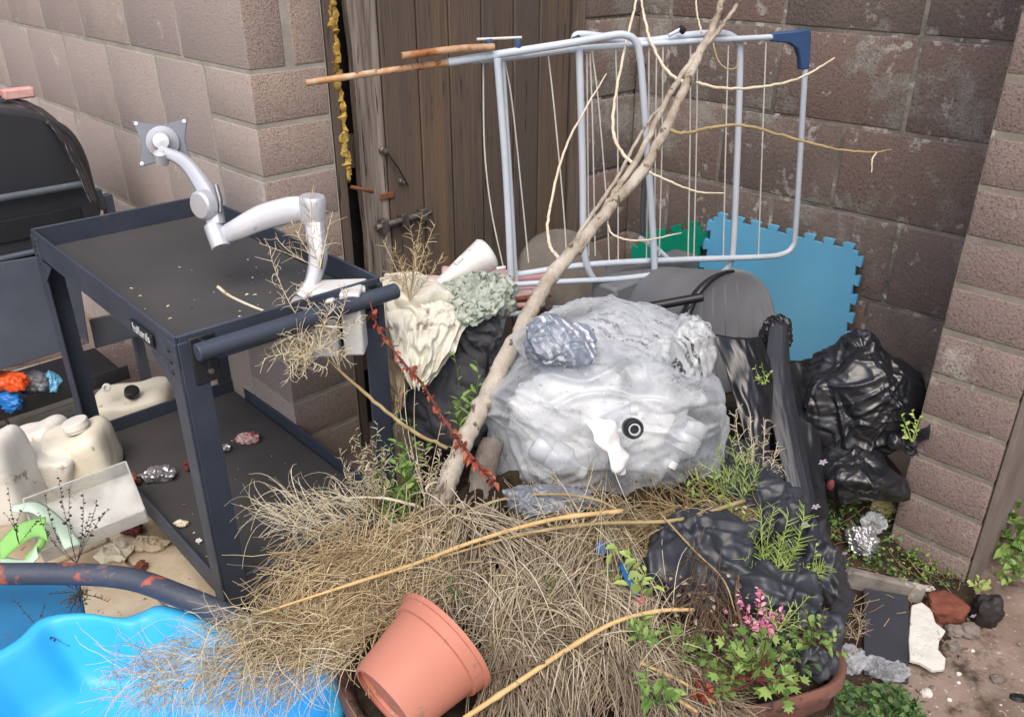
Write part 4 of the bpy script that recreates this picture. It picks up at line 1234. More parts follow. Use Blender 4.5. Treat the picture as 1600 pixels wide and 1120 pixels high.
rod('rail', [(628, 88, .02), (680, 81, .02), (726, 76, .02), (772, 74, .02)], R1 * .9, 'airer_rust')
rod('rail', [(745, 62, .0), (815, 59, .0)], .0035, 'airer_wire')
rod('rail', [(1045, 56, -.02), (1066, 45, -.02)], R2 * .6)
for (x, y) in ((764, 66), (809, 66)):
    MB().tube([A(x, y - 5), A(x + 1, y + 10)], .009, 10).obj('clip', M['joint_blue'], air, bevel=.002)
MB().tube([A(905, 60, -.035), A(897, 66, -.03)], .0125, 10).obj('end_cap', M['iron'], air, bevel=.002)
MB().tube([A(1062, 44, -.02), A(1069, 50, -.02)], .010, 10).obj('end_cap', M['iron'], air, bevel=.002)
# blue moulded corner
cpts = [(1208, 52), (1245, 49), (1262, 46), (1268, 48), (1268, 66), (1265, 108), (1252, 110), (1251, 90), (1246, 76), (1234, 68), (1208, 66)]
MB().prism([A(x, y, -.02) for x, y in cpts], -an * .024).obj('corner_joint', M['joint_blue'], air, bevel=.004)
# drying lines
for pts in [[(755, 92), (757, 230), (768, 330), (787, 420)], [(788, 92), (800, 160), (815, 300), (826, 410)], [(856, 82), (866, 170), (880, 320), (886, 410)],
            [(925, 80), (935, 160), (948, 320), (952, 410)], [(962, 74), (965, 200), (966, 410)], [(1014, 72), (1013, 240), (1010, 405)], [(1026, 72), (1024, 240), (1022, 405)],
            [(1036, 72), (1034, 240), (1030, 400)], [(1079, 70), (1078, 230), (1075, 405)], [(1090, 66), (1088, 230), (1084, 405)], [(1138, 72), (1134, 220), (1130, 405)], [(1197, 66), (1192, 200), (1185, 400)],
            [(917, 84), (918, 200), (920, 400)], [(922, 84), (926, 200), (930, 400)]]:
    q = smooth_path([A(*p, -.032) for p in pts], 6)
    MB().tube(q, .0022, 6).obj('drying_line', M['airer_wire'], air)

# ------------------------------------------------------------------ big dead branch leaning across
br = empty('dead_branch', Dp(680, 800, 1.80), 'thick pale dead branch leaning from the tray up past the airer', 'branch')
def bd_(px, py):                                                   # distance along the branch grows towards its top
    t = np.clip((810 - py) / 810, -.1, 1.1)
    return 1.80 + .62 * t
def B(px, py, o=0.0): return Dp(px, py, bd_(px, py) + o)
def branch(name, pts, radii, m, parent, n=9, wob=.0016):
    q = smooth_path([B(*p) for p in pts], n)
    r = [a * .82 for a in lerp_list(radii, len(q))]
    r = [a * (1 + .05 * math.sin(i * .9) + .03 * random.uniform(-1, 1)) for i, a in enumerate(r)]
    q = [p + RNG.normal(size=3) * wob * min(1, a / .008) for p, a in zip(q, r)]
    return MB().tube(q, r, 10).obj(name, M[m], parent, sharp=0)
branch('trunk', [(668, 830), (690, 780), (712, 720), (742, 655), (790, 560), (842, 462), (880, 410), (935, 345), (1005, 265), (1050, 180), (1090, 90), (1118, 35), (1135, -30)], [.026, .029, .026, .026, .025, .024, .022, .019, .018, .0165, .0145, .013, .011], 'bark', br)
branch('trunk', [(905, 395), (950, 318), (1000, 240), (1045, 150), (1085, 90), (1130, 40), (1165, -10)], [.010, .010, .010, .010, .009, .008, .0065], 'bark', br)
branch('trunk', [(870, 420), (915, 350), (960, 285), (1010, 195), (1040, 160)], [.006, .0065, .006, .005, .003], 'bark', br)
branch('twig', [(872, 405), (858, 378), (858, 330), (884, 230), (918, 165), (948, 115)], [.0058, .005, .0045, .004, .0035, .002], 'twig', br)
branch('twig', [(992, 258), (975, 242), (958, 205), (962, 150), (975, 80), (990, 20), (998, -20)], [.006, .0055, .0055, .005, .0048, .0045, .004], 'twig', br)
branch('twig', [(1072, 132), (1040, 108), (1015, 60), (1004, 10), (1002, -20)], [.006, .0055, .005, .0045, .004], 'twig', br)
branch('twig', [(1088, 130), (1130, 138), (1190, 136), (1250, 122), (1304, 91)], [.005, .005, .0045, .0042, .003], 'twig', br)
branch('twig', [(1046, 205), (1070, 208), (1110, 200), (1160, 196), (1230, 214), (1300, 232), (1360, 238), (1394, 234)], [.0065, .006, .0055, .005, .0048, .0042, .0036, .002], 'twig_tan', br)
branch('twig', [(1370, 238), (1363, 250), (1362, 270)], [.0028, .0025, .0012], 'twig', br)
branch('twig', [(1012, 268), (1050, 285), (1090, 300), (1132, 302)], [.0038, .0034, .003, .0018], 'twig', br)
branch('twig', [(1114, 68), (1122, 95), (1136, 108), (1150, 106), (1153, 92)], [.0032, .003, .0028, .0025, .0016], 'twig_tan', br)
branch('twig', [(1096, 52), (1088, 12), (1090, -20)], [.0035, .003, .003], 'twig', br)
branch('twig', [(950, 352), (960, 368), (1000, 376), (1065, 364)], [.003, .003, .0028, .0015], 'twig', br)
branch('twig', [(700, 700), (640, 670), (560, 605), (510, 560)], [.005, .0055, .0048, .003], 'twig_tan', br)
branch('twig', [(670, 800), (648, 790), (600, 778), (525, 778)], [.0045, .0045, .004, .002], 'twig', br)
branch('twig', [(672, 812), (664, 790), (668, 760), (686, 752)], [.004, .004, .0036, .002], 'twig', br)
lg = MB().tube(smooth_path([Dp(758, 812, 1.86), Dp(752, 760, 1.88), Dp(762, 715, 1.9), Dp(770, 690, 1.92)], 6), lerp_list([.030, .032, .028, .024], 19), 14)
me = lg.mesh('log'); displace(me, .006, 30, 4)
tag(link('log', me, M['log'], sharp=0), 'short grey weathered log standing behind the dead grass, left of the sack', 'log')

# ------------------------------------------------------------------ rags and boards beside the gate
def flr(zf): return lambda x, y: np.full(len(x), zf)
cc = Dp(690, 520, 2.42)
def pile(x, y):
    return cc[2] - .10 + .16 * np.exp(-((x - cc[0]) / .13) ** 2 - ((y - cc[1] - .03) / .12) ** 2) - .5 * np.clip(cc[1] - .02 - y, 0, .5) 
AXX = (np.array([1., 0, 0]), np.array([0, 1., 0]), UP)
me = rag_heap('dark_sack', Dp(705, 615, 2.42), (.15, .13, .17), 51, (1, 0, .1), .09, .014)
tag(link('dark_sack', me, M['cloth_dark'], sharp=0), 'dark grey fabric sack under the rags behind the cart', 'sack')
me = rag_heap('dark_cloth', Dp(748, 530, 2.34), (.070, .05, .10), 52, (1, 0, .3), .05, .012, sag=.3)
tag(link('rag', me, M['cloth_dark'], sharp=0), 'dark grey cloth beside the crumpled cream rag', 'rag')
me = rag_heap('rag', Dp(650, 492, 2.34), (.115, .07, .075), 61, (.8, 0, .6), .034, .020, sag=.3)
tag(link('rag', me, M['cloth_cream'], sharp=0), 'large dirty cream crumpled rag on top of the dark sack', 'rag')
me = rag_heap('rag', Dp(680, 515, 2.30), (.060, .045, .070), 71, (1, 0, -.35), .036, .022, sag=.4)
tag(link('rag', me, M['cloth_cream'], sharp=0), 'bunched cream cloth hanging at the front of the rag pile', 'rag')
me = rag_heap('rag', Dp(640, 458, 2.45), (.095, .07, .040), 77, (.5, 0, 1), .03, .014)
tag(link('rag', me, M['cloth_cream'], sharp=0), 'flatter cream cloth at the back left of the rag pile', 'rag')
me = rag_heap('rag', Dp(740, 462, 2.38), (.105, .08, .055), 81, (.9, 0, .5), .032, .018)
tag(link('rag', me, M['cloth_green'], sharp=0), 'pale green patterned cloth below the white cone', 'rag')
tag(sheet('rag', [(604, 462, 2.33), (606, 505, 2.25), (618, 560, 2.22), (640, 604, 2.22)], [(742, 478, 2.33), (728, 510, 2.25), (704, 560, 2.22), (668, 600, 2.22)], M['cloth_cream'], .016, nx=80, freq=7, seed=12), 'limp cream cloth draped in folds down the front of the rag pile', 'rag')
tag(sheet('rag', [(690, 452, 2.36), (694, 470, 2.30), (704, 492, 2.27), (716, 508, 2.27)], [(792, 436, 2.36), (790, 462, 2.30), (782, 484, 2.27), (760, 500, 2.27)], M['cloth_green'], .010, nx=50, freq=5, seed=15), 'limp grey green cloth hanging below the white cone', 'rag')
tag(sheet('rag', [(602, 560, 2.3), (606, 590, 2.29), (612, 620, 2.28), (618, 640, 2.27)], [(650, 560, 2.28), (640, 600, 2.26), (632, 630, 2.26), (622, 650, 2.26)], M['cloth_tan'], .008, seed=3), 'tan cloth corner hanging beside the cart leg', 'rag')
# white cone
c0, c1 = Dp(672, 456, 2.5), Dp(760, 398, 2.55)
cn = empty('white_cone', c0, 'white plastic cone lying on the rags by the gate', 'cone')
Lc = np.linalg.norm(c1 - c0)
MB().lathe(c0, c1 - c0, [(0, 0), (0, .014), (Lc * .3, .026), (Lc * .95, .052), (Lc, .054), (Lc + .008, .048), (Lc + .012, .03), (Lc + .013, 0)], 32).obj('body', M['white_plastic'], cn)
MB().tube([Dp(722, 402, 2.5), Dp(712, 412, 2.5)], .008, 8).obj('lug', M['white_plastic'], cn)
MB().tube([Dp(776, 420, 2.52), Dp(790, 418, 2.52)], .006, 8).obj('lug', M['white_plastic'], cn)
# pink and white boards
for a_, b_, lb, m in (((600, 442, 2.52), (845, 452, 2.6), 'long red and white board lying under the white cone', 'red_white'), ((690, 430, 2.62), (862, 440, 2.66), 'pale board end with orange patch behind the airer leg', 'red_white')):
    p0, p1 = Dp(*a_), Dp(*b_)
    d = p1 - p0; L_ = np.linalg.norm(d); d /= L_
    s = np.cross(UP, d); s /= np.linalg.norm(s)
    tag(MB().box((p0 + p1) / 2, (L_ / 2, .05, .014), (d, s, np.cross(d, s))).obj('board', M[m], bevel=.006), lb, 'board')
tag(MB().box(Dp(780, 447, 2.46), (.018, .01, .012)).obj('orange_tab', M['orange'], bevel=.003), 'small orange tab on the boards by the airer leg', 'tab')
for (a_, b_, lb) in (((800, 478, 2.4), (850, 474, 2.45), 'upper red stick behind the foot of the dead branch'), ((806, 512, 2.34), (834, 505, 2.4), 'lower red stick beside the airer foot'), ((802, 468, 2.42), (860, 460, 2.5), 'dark brown stick across the boards')):
    tag(MB().tube([Dp(*a_), Dp(*b_)], .008, 8).obj('stick', M['brick' if 'brown' in lb else 'red_paper'], bevel=.001), lb, 'stick')
tag(MB().add(*blob(Dp(812, 520, 2.36), (.018, .014, .035), sub=3, amp=.4)).obj('pink_scrap', M['red_white'], sharp=0), 'crumpled pink scrap beside the airer foot', 'scrap')
# concrete disc leaning behind the airer
dn = np.array([.2, -.75, .6]); dn /= np.linalg.norm(dn)
tag(MB().lathe(Dp(878, 428, 2.85), dn, [(-.03, 0), (-.03, .145), (-.015, .155), (.015, .155), (.03, .148), (.032, 0)], 48).obj('concrete_disc', M['concrete_disc'], bevel=.003), 'round grey brown slab leaning behind the dead branch', 'slab')

# ------------------------------------------------------------------ barbecue at the left edge
bq = empty('barbecue', UV(2.95, .75, 0), 'black hooded barbecue with a grey side panel at the left edge', 'barbecue')
fu = (Dp(110, 300, 2.72)) @ U                                       # the plane of its visible end
v1 = Pl(128, 300, U, fu) @ V
v0_ = v1 - .95
zt = Pl(60, 175, U, fu)[2]; zb = Pl(60, 395, U, fu)[2]
def FP(v_, z, o=0.0): return UV(fu + o, v_, z)
prof_px = [(150, 392), (160, 330), (150, 290), (138, 246), (120, 212), (96, 192), (55, 176), (0, 168)]
pts_ = [Pl(x, y, U, fu) for x, y in prof_px]
left = [UV(fu, v0_, pts_[-1][2]), UV(fu, v0_, pts_[0][2])]
poly = smooth_path(pts_, 4) + left
# hood end cap with a dished face
MB().prism(poly, U * .42).obj('hood', M['bbq_black'], bq, bevel=.018, seg=4)
MB().tube([FP(v0_, Pl(60, 294, U, fu)[2], -.02), Pl(128, 288, U, fu - .02)], .011, 12).obj('hood_trim', M['panel_grey'], bq)
MB().box(UV(fu - .004, v1 - .42, (Pl(60, 330, U, fu)[2] + Pl(60, 372, U, fu)[2]) / 2), (.004, .40, .035), (U, V, UP)).obj('vent_panel', M['black_metal'], bq, bevel=.003)
MB().tube([FP(v0_, Pl(20, 398, U, fu)[2], -.012), Pl(150, 372, U, fu - .012)], .009, 10).obj('body_trim', M['panel_grey'], bq)
pa = [Pl(x, y, U, fu - .02) for x, y in ((-200, 440), (118, 392), (140, 536), (-200, 640))]
MB().prism(pa, U * .012).obj('side_panel', M['panel_grey'], bq, bevel=.004)
pb = [Pl(x, y, U, fu + .05) for x, y in ((140, 500), (218, 480), (218, 525), (150, 545))]
MB().prism(pb, U * .010).obj('side_panel', M['panel_grey'], bq, bevel=.003)
MB().box(UV(fu + .12, Pl(226, 580, U, fu + .12) @ V, .40), (.018, .016, .40), (U, V, UP)).obj('leg', M['panel_grey'], bq, bevel=.003)
MB().box(UV(fu + .10, Pl(150, 312, U, fu + .10) @ V, Pl(150, 312, U, fu + .10)[2]), (.02, .02, .035), (U, V, UP)).obj('bracket', M['panel_grey'], bq, bevel=.003)
zs = Pl(40, 625, U, fu)[2]
sh = MB().box(UV(fu + .14, v1 - .43, zs - .028), (.165, .44, .004), (U, V, UP)).box(UV(fu - .025, v1 - .43, zs - .005), (.004, .44, .026), (U, V, UP))
sh.obj('shelf', M['black_metal'], bq, bevel=.002)
za = Pl(80, 668, U, fu - .05)[2]
MB().box(UV(fu - .05, v1 - .43, za), (.01, .44, .016), (U, V, UP)).obj('lower_rail', M['cart'], bq, bevel=.002)
cv = sheet('cover_sheet', [(-10, 148, 2.68), (40, 158, 2.66), (90, 190, 2.66), (128, 250, 2.68), (150, 316, 2.7)], [(-10, 190, 2.62), (40, 184, 2.62), (84, 200, 2.62), (112, 250, 2.64), (146, 316, 2.66)], M['bag_black'], .006, seed=7)
tag(cv, 'thin black plastic cover draped over the barbecue hood', 'cover')
tag(MB().box(Zp(28, 146, pts_[-1][2] + .012), (.045, .02, .016), (V, U, UP)).obj('pink_bar', M['pink_bar'], bevel=.006), 'pink and white bar lying on top of the barbecue hood', 'bar')
# things on its shelf
def shp(px_, py_, o=0.0): return Pl(px_, py_, U, fu + o)
me = film_bag('packet', shp(14, 596, -.0), (.055, .03, .028), seed=91, planes=20, flat=.8, sub=5, power=3, creases=SM)
tag(link('packet', me, M['orange'], sharp=0), 'orange packet on the barbecue shelf', 'packet')
me = film_bag('packet', shp(8, 628, -.012), (.05, .02, .03), seed=92, planes=20, flat=.8, sub=5, power=3, creases=SM)
tag(link('packet', me, M['bright_blue'], sharp=0), 'bright blue packet at the front of the barbecue shelf', 'packet')
me = film_bag('packet', shp(52, 598, .02), (.05, .03, .034), seed=93, planes=20, flat=.8, sub=5, power=3, creases=SM)
tag(link('packet', me, M['wrap_silver'], sharp=0), 'dark printed packet in the middle of the barbecue shelf', 'packet')
me = film_bag('packet', shp(80, 600, .0), (.022, .02, .035), seed=94, planes=20, flat=.8, sub=5, power=3, creases=SM)
tag(link('packet', me, M['light_blue'], sharp=0), 'pale blue packet at the right end of the barbecue shelf', 'packet')

# ------------------------------------------------------------------ jugs and boxes on the ground
def canister(label, c, r, ax, m, capd=None, seed=0.0, power=4.5, handle=True, capm='black_plastic'):
    o = empty('jug', c, label, 'jug', 'jugs and canisters by the barbecue')
    a_, b_, d_ = ax
    v_, f_ = blob(c, r, ax, sub=5, amp=.03, scale=1.5, seed=seed, power=power)
    # waist for the grip
    vv = []
    for p in v_:
        q = np.array(p) - c
        x_, y_, z_ = q @ a_ / r[0], q @ b_ / r[1], q @ d_ / r[2]
        k = math.exp(-((x_ - .1) / .45) ** 2) * max(0, z_) * .16
        vv.append(np.array(p) - d_ * r[2] * k)
    MB().add(vv, f_).obj('body', m, o, sharp=0, sub=0)
    if capd is not None:
        MB().lathe(c + a_ * r[0] * capd + d_ * r[2] * .92, d_, [(0, r[1] * .34), (r[2] * .12, r[1] * .34), (r[2] * .12, r[1] * .42), (r[2] * .34, r[1] * .40), (r[2] * .36, 0)], 20).obj('cap', M[capm], o, bevel=.002)
    return o
canister('cream jug seen through the cart between its legs', Dp(212, 640, 2.92), (.135, .10, .085), (np.array([.96, .2, .12]), np.array([-.2, .97, 0]), np.array([-.12, 0, .99])), M['cream'], None, 1)
MB().lathe(Dp(168, 606, 2.80), np.array([.1, -.8, .5]), [(0, .012), (.01, .015), (.012, .012), (.012, .008), (0, .007)], 18).obj('ring', M['white_plastic'], tag(empty('white_ring', Dp(168, 606, 2.80), 'small white ring on the neck of the cream jug', 'ring'), None))
tag(MB().lathe(Dp(206, 612, 2.82), np.array([.3, -.3, .9]), [(-.015, 0), (-.015, .024), (.010, .024), (.012, 0)], 20).obj('screw_cap', M['black_plastic'], bevel=.003), 'black screw cap lying on the cream jug', 'cap')
canister('white canister lying on its side below the barbecue rail', Dp(72, 728, 2.42), (.075, .06, .055), (np.array([.9, .3, -.3]), np.array([-.3, .95, 0]), np.array([.3, 0, .95])), M['offwhite'], None, 4, 6)
canister('cream jug with a ridged shoulder beside the cart leg', Dp(125, 712, 2.50), (.10, .09, .09), (np.array([.95, .2, .2]), np.array([-.2, .97, 0]), np.array([-.2, 0, .97])), M['cream'], .3, 7, 5, capm='offwhite')
canister('tall white canister cut by the left edge', Dp(0, 742, 2.30), (.075, .08, .135), (np.array([1., 0, .1]), np.array([0, 1., 0]), np.array([-.1, 0, 1.])), M['offwhite'], None, 11, 5)
canister('white jug behind the others under the barbecue rail', Dp(62, 690, 2.60), (.09, .07, .06), (np.array([.9, .1, .3]), np.array([0, 1., 0]), np.array([-.3, 0, .95])), M['offwhite'], None, 15, 4)
# clear box lying open
bx = Dp(140, 805, 2.28)
e1_, e2_, e3_ = np.array([.80, .50, .10]), np.array([-.45, .78, .40]), np.array([.1, -.4, .9])
e1_ /= np.linalg.norm(e1_); e3_ = np.cross(e1_, e2_); e3_ /= np.linalg.norm(e3_); e2_ = np.cross(e3_, e1_)
cbx = MB()
cbx.box(bx, (.13, .085, .0025), (e1_, e2_, e3_)).box(bx + e2_ * .085 + e3_ * .03, (.13, .0025, .03), (e1_, e2_, e3_)).box(bx - e2_ * .085 + e3_ * .03, (.13, .0025, .03), (e1_, e2_, e3_))
cbx.box(bx + e1_ * .13 + e3_ * .03, (.0025, .085, .03), (e1_, e2_, e3_)).box(bx - e1_ * .13 + e3_ * .03, (.0025, .085, .03), (e1_, e2_, e3_))
tag(cbx.obj('clear_box', M['clear_box'], bevel=.002), 'clear plastic box lying open beside the cart', 'box')
# green plastic basket piece
gb = empty('green_basket', Dp(55, 850, 2.15), 'broken pale green plastic basket with a lime handle', 'basket')
def loft(name, la, ra, m, parent, fold=0.0):
    Lp = np.array(smooth_path([Dp(*q) for q in la], 8)); Rp = np.array(smooth_path([Dp(*q) for q in ra], 8))
    vv, n_ = [], 8
    for i in range(len(Lp)):
        for j in range(n_):
            t = j / (n_ - 1)
            vv.append(Lp[i] * (1 - t) + Rp[i] * t + np.array([0, -.6, .6]) * math.sin(math.pi * t) * .008)
    idx = np.arange(len(vv)).reshape(len(Lp), n_)
    F = np.stack([idx[:-1, :-1].ravel(), idx[1:, :-1].ravel(), idx[1:, 1:].ravel(), idx[:-1, 1:].ravel()], 1)
    o = link(name, np_mesh(name, np.array(vv), F), m, parent, sharp=0)
    s = o.modifiers.new('thick', 'SOLIDIFY'); s.thickness = .003
    return o
loft('rim', [(18, 790, 2.2), (60, 786, 2.2), (100, 815, 2.18), (128, 850, 2.15)], [(20, 800, 2.18), (52, 802, 2.16), (88, 832, 2.14), (100, 860, 2.13)], M['pale_green'], gb)
loft('handle', [(0, 848, 2.12), (22, 824, 2.12), (50, 812, 2.12), (72, 808, 2.12)], [(4, 876, 2.1), (34, 850, 2.1), (58, 838, 2.09), (76, 846, 2.08)], M['green_plastic'], gb)
loft('side', [(2, 870, 2.11), (40, 874, 2.1), (60, 850, 2.1)], [(4, 900, 2.06), (40, 890, 2.06), (62, 870, 2.07)], M['pale_green'], gb)
loft('strut', [(40, 872, 2.1), (58, 850, 2.1), (70, 826, 2.1)], [(46, 876, 2.1), (66, 856, 2.1), (78, 830, 2.1)], M['green_plastic'], gb)

# ------------------------------------------------------------------ painted pipe, blue panel, blue tub, pot
PZ = .43
pp = smooth_path([Zp(-60, 893, PZ), Zp(0, 896, PZ), Zp(90, 896, PZ), Zp(165, 899, PZ), Zp(220, 908, PZ - .003), Zp(280, 930, PZ - .012), Zp(335, 952, PZ - .03), Zp(430, 1000, PZ - .07)], 8)
tag(MB().tube(pp, .0225, 20).obj('bent_pipe', M['pipe'], sharp=60), 'bent slate blue pipe with flaking rusty paint behind the bright blue tub', 'pipe')
pp_ = [Zp(x, y, z) for x, y, z in ((-60, 905, .34), (124, 905, .30), (136, 975, .29), (60, 1040, .30), (-60, 1060, .33))]
tag(MB().prism(pp_, np.array([0, .0, -.012])).obj('dull_panel', M['panel_blue'], bevel=.004), 'dull blue plastic panel lying under the bent pipe', 'panel')

def closed_tub(name, rim_px, z, profile, m, label, cat, res=6):
    r = [Zp(x, y, z if len(q) == 0 else q[0]) for x, y, *q in rim_px]
    r = smooth_path(r + [r[0]], res)[:-1]
    c = np.mean(r, 0); n_ = len(r); vv = []
    for s_, dz in profile:
        for p in r:
            d = p - c; l = math.hypot(d[0], d[1])
            k = (l + s_) / l
            vv.append(np.array([c[0] + d[0] * k, c[1] + d[1] * k, p[2] + dz]))
    K_ = len(profile)
    fs = [(i * n_ + j, i * n_ + (j + 1) % n_, (i + 1) * n_ + (j + 1) % n_, (i + 1) * n_ + j) for i in range(K_ - 1) for j in range(n_)]
    fs.append(tuple((K_ - 1) * n_ + j for j in range(n_)))
    fs.append(tuple(j for j in range(n_ - 1, -1, -1)))
    o = MB().add(vv, fs).obj(name, m, sharp=0)
    return tag(o, label, cat)
rim_t = [(-40, 1040, .36), (30, 1000, .36), (70, 966, .36), (130, 958, .36), (190, 966, .36), (222, 958, .36), (250, 948, .37), (300, 962, .37), (350, 990, .365), (400, 1012, .36), (450, 1022, .355), (500, 1036, .35), (524, 1062, .345), (528, 1100, .34), (500, 1170, .335), (420, 1250, .33), (250, 1290, .33), (60, 1270, .33), (-60, 1200, .34), (-90, 1110, .35)]
closed_tub('blue_tub', rim_t, .36, [(.004, -.20), (.012, -.014), (.010, -.004), (.002, 0), (-.012, .0), (-.020, -.006), (-.026, -.02), (-.06, -.10), (-.075, -.135), (-.10, -.145)], M['tub_blue'], 'bright blue plastic tub with a wavy rim at the bottom left', 'tub')
# a little murky water in it
wm = bpy.data.materials.new('murky_water'); wm.use_nodes = True
pw_ = wm.node_tree.nodes["Principled BSDF"]; pw_.inputs["Base Color"].default_value = (*lin((70, 140, 150)), 1); pw_.inputs["Roughness"].default_value = .05; pw_.inputs["Alpha"].default_value = .75

# terracotta pot on its side
p0, p1 = Zp(606, 1100, .50), Zp(712, 990, .515)
base_c = Dp(606, 1092, 1.36); top_c = Dp(698, 1000, 1.43)
pd = top_c - base_c; Lp_ = np.linalg.norm(pd)
pot = empty('flower_pot', base_c, 'terracotta plastic flower pot tipped over on the dead grass', 'flower pot')
rb_, rt_ = .070, .096
MB().lathe(base_c, pd, [(.006, 0), (.006, rb_ * .9), (0, rb_ * .92), (0, rb_), (.004, rb_ + .002), (Lp_ * .78, rt_ - .008), (Lp_ * .79, rt_ - .002), (Lp_ * .93, rt_ + .001), (Lp_ * .94, rt_ + .005), (Lp_, rt_ + .006), (Lp_, rt_ - .002), (Lp_ * .9, rt_ - .008), (.012, rb_ - .004), (.012, 0)], 64).obj('body', M['terracotta'], pot, sharp=35)
MB().lathe(base_c - pd / Lp_ * .007, pd, [(0, rb_ - .006), (0, rb_ - .001), (.008, rb_ + .0005), (.008, rb_ - .006)], 64).obj('foot_rim', M['terracotta'], pot)

# ------------------------------------------------------------------ litter on the cart's lower tray
def crump(px_, py_, z, r, m, label, cat, seed, slack=1.35, name=None):
    me = film_bag(name or cat.replace(' ', '_'), Zp(px_, py_, z), r, seed=seed, planes=22, flat=.6, sub=5, lump=.4, creases=[dict(K=50, length=r[0] * .8, width=r[0] * .12, amp=r[2] * .35), dict(K=80, length=r[0] * .4, width=r[0] * .08, amp=r[2] * .2)])
    return tag(link(name or cat.replace(' ', '_'), me, m, sharp=25), label, cat)
zl_ = ZB_ + .012
crump(246, 740, zl_ + .015, (.050, .035, .018), M['foil'], 'crumpled piece of kitchen foil on the lower tray of the cart', 'foil', 3, 1.4)
crump(205, 748, zl_ + .018, (.024, .022, .022), M['brick'], 'brown rotten lump beside the foil on the lower tray', 'lump', 5)
crump(296, 726, zl_ + .012, (.022, .02, .016), M['maroon'], 'maroon scrap beside the foil on the lower tray', 'scrap', 7)
crump(385, 684, zl_ + .012, (.040, .025, .014), M['red_paper'], 'red and white wrapper at the back of the lower tray', 'wrapper', 9)
crump(352, 700, zl_ + .008, (.02, .018, .01), M['foil'], 'small silver scrap near the red and white wrapper', 'scrap', 11)
crump(284, 818, zl_ + .006, (.022, .010, .008), M['straw_pale'], 'dry seed husk on the near part of the lower tray', 'husk', 13)
crump(310, 844, zl_ + .004, (.008, .006, .004), M['poly_white'], 'tiny white crumb on the near part of the lower tray', 'crumb', 15)
crump(205, 820, .05, (.035, .03, .03), M['maroon'], 'dark maroon lump on the paving beside the cart', 'lump', 17)
crump(232, 850, .03, (.06, .03, .016), M['slab'], 'sandy dirt clod on the paving beside the cart', 'clod', 19)
crump(180, 862, .03, (.05, .04, .02), M['straw_pale'], 'ochre dead clump on the paving near the bent pipe', 'clump', 23)
crump(220, 884, .03, (.02, .02, .012), M['brick'], 'orange brown chip on the paving near the bent pipe', 'chip', 27)

# ------------------------------------------------------------------ the dead grass heap
def stems(name, starts, ang, length, curl, lift, rad, m, label, cat, S=8, taper=.55, wav=0.0, sag=0.0, kind='stuff', shade=None):
    """starts (N,2) in photo points, ang (N,) heading, laid on the heap at their own height"""
    N = len(starts); t = np.linspace(0, 1, S)
    a = ang[:, None] + curl[:, None] * t[None, :] + wav * np.sin(t[None, :] * RNG.uniform(5, 14, (N, 1)) + RNG.uniform(0, 6, (N, 1)))
    st = length[:, None] / (S - 1)
    x = starts[:, :1] + np.cumsum(np.cos(a) * st, 1) - np.cos(a[:, :1]) * st
    y = starts[:, 1:] + np.cumsum(np.sin(a) * st, 1) - np.sin(a[:, :1]) * st
    lf = lift[:, None] * (.35 + np.sin(math.pi * (t[None, :] * .8 + RNG.uniform(0, .3, (N, 1))))) - sag * t[None, :] ** 2
    Pw = heap_pts(np.stack([x.ravel(), y.ravel()], 1), 0.0).reshape(N, S, 3)
    Pw[:, :, 2] += lf
    R = rad[:, None] * (1 - (1 - taper) * t[None, :])
    sh = RNG.uniform(0, 1, N) if shade is None else shade
    Vv, F, s = strands(Pw, R, sh, 3)
    o = link(name, np_mesh(name, Vv, F, s), m, sharp=0)
    return tag(o, label, cat, kind=kind) if label else o


def in_poly(pts, poly):
    poly = np.array(poly, float); ins = np.zeros(len(pts), bool)
    for i in range(len(poly)):
        (x1, y1), (x2, y2) = poly[i], poly[(i + 1) % len(poly)]
        c = ((y1 > pts[:, 1]) != (y2 > pts[:, 1])) & (pts[:, 0] < (x2 - x1) * (pts[:, 1] - y1) / (y2 - y1 + 1e-9) + x1)
        ins ^= c
    return ins


def sample(poly, n):
    poly = np.array(poly, float); out = np.zeros((0, 2))
    while len(out) < n:
        p = RNG.uniform(poly.min(0), poly.max(0), (n * 2, 2))
        out = np.concatenate([out, p[in_poly(p, poly)]])
    return out[:n]


# straight grey straw fanning down from the middle
polyC = [(660, 850), (760, 825), (900, 820), (960, 840), (985, 900), (1010, 960), (1050, 1040), (1080, 1110), (900, 1120), (760, 1120), (740, 1040), (650, 930)]
def bundles(poly, nb, per, spread, dirf, jit):
    c = sample(poly, nb)
    d = dirf(c)
    k = RNG.integers(per[0], per[1], nb)
    s = np.repeat(c, k, 0) + RNG.normal(0, 1, (k.sum(), 2)) * spread
    return s, np.repeat(d, k) + RNG.normal(0, jit, k.sum()), np.repeat(RNG.normal(0, .35, nb), k), np.repeat(RNG.uniform(0, 1, nb), k), np.repeat(np.abs(RNG.normal(0, .012, nb)), k)


s, dirv, cu, sh, lb_ = bundles(polyC, 112, (5, 22), (13, 10), lambda c: np.arctan2(c[:, 1] - 560, (c[:, 0] - 830) * 1.15) + RNG.normal(0, .5, len(c)), .14)
n = len(s)
L_ = RNG.uniform(60, 190, n)
s0 = s - np.stack([np.cos(dirv), np.sin(dirv)], 1) * L_[:, None] * .5
stems('dead_grass', s0, dirv, L_, cu + RNG.normal(0, .2, n), lb_ + np.abs(RNG.normal(.003, .008, n)), RNG.uniform(.0009, .0021, n), M['straw'], 'straight grey brown dead grass fanning over the middle of the brown tray', 'dead grass', shade=np.clip(sh * .7 + RNG.uniform(0, .5, n), 0, 1))
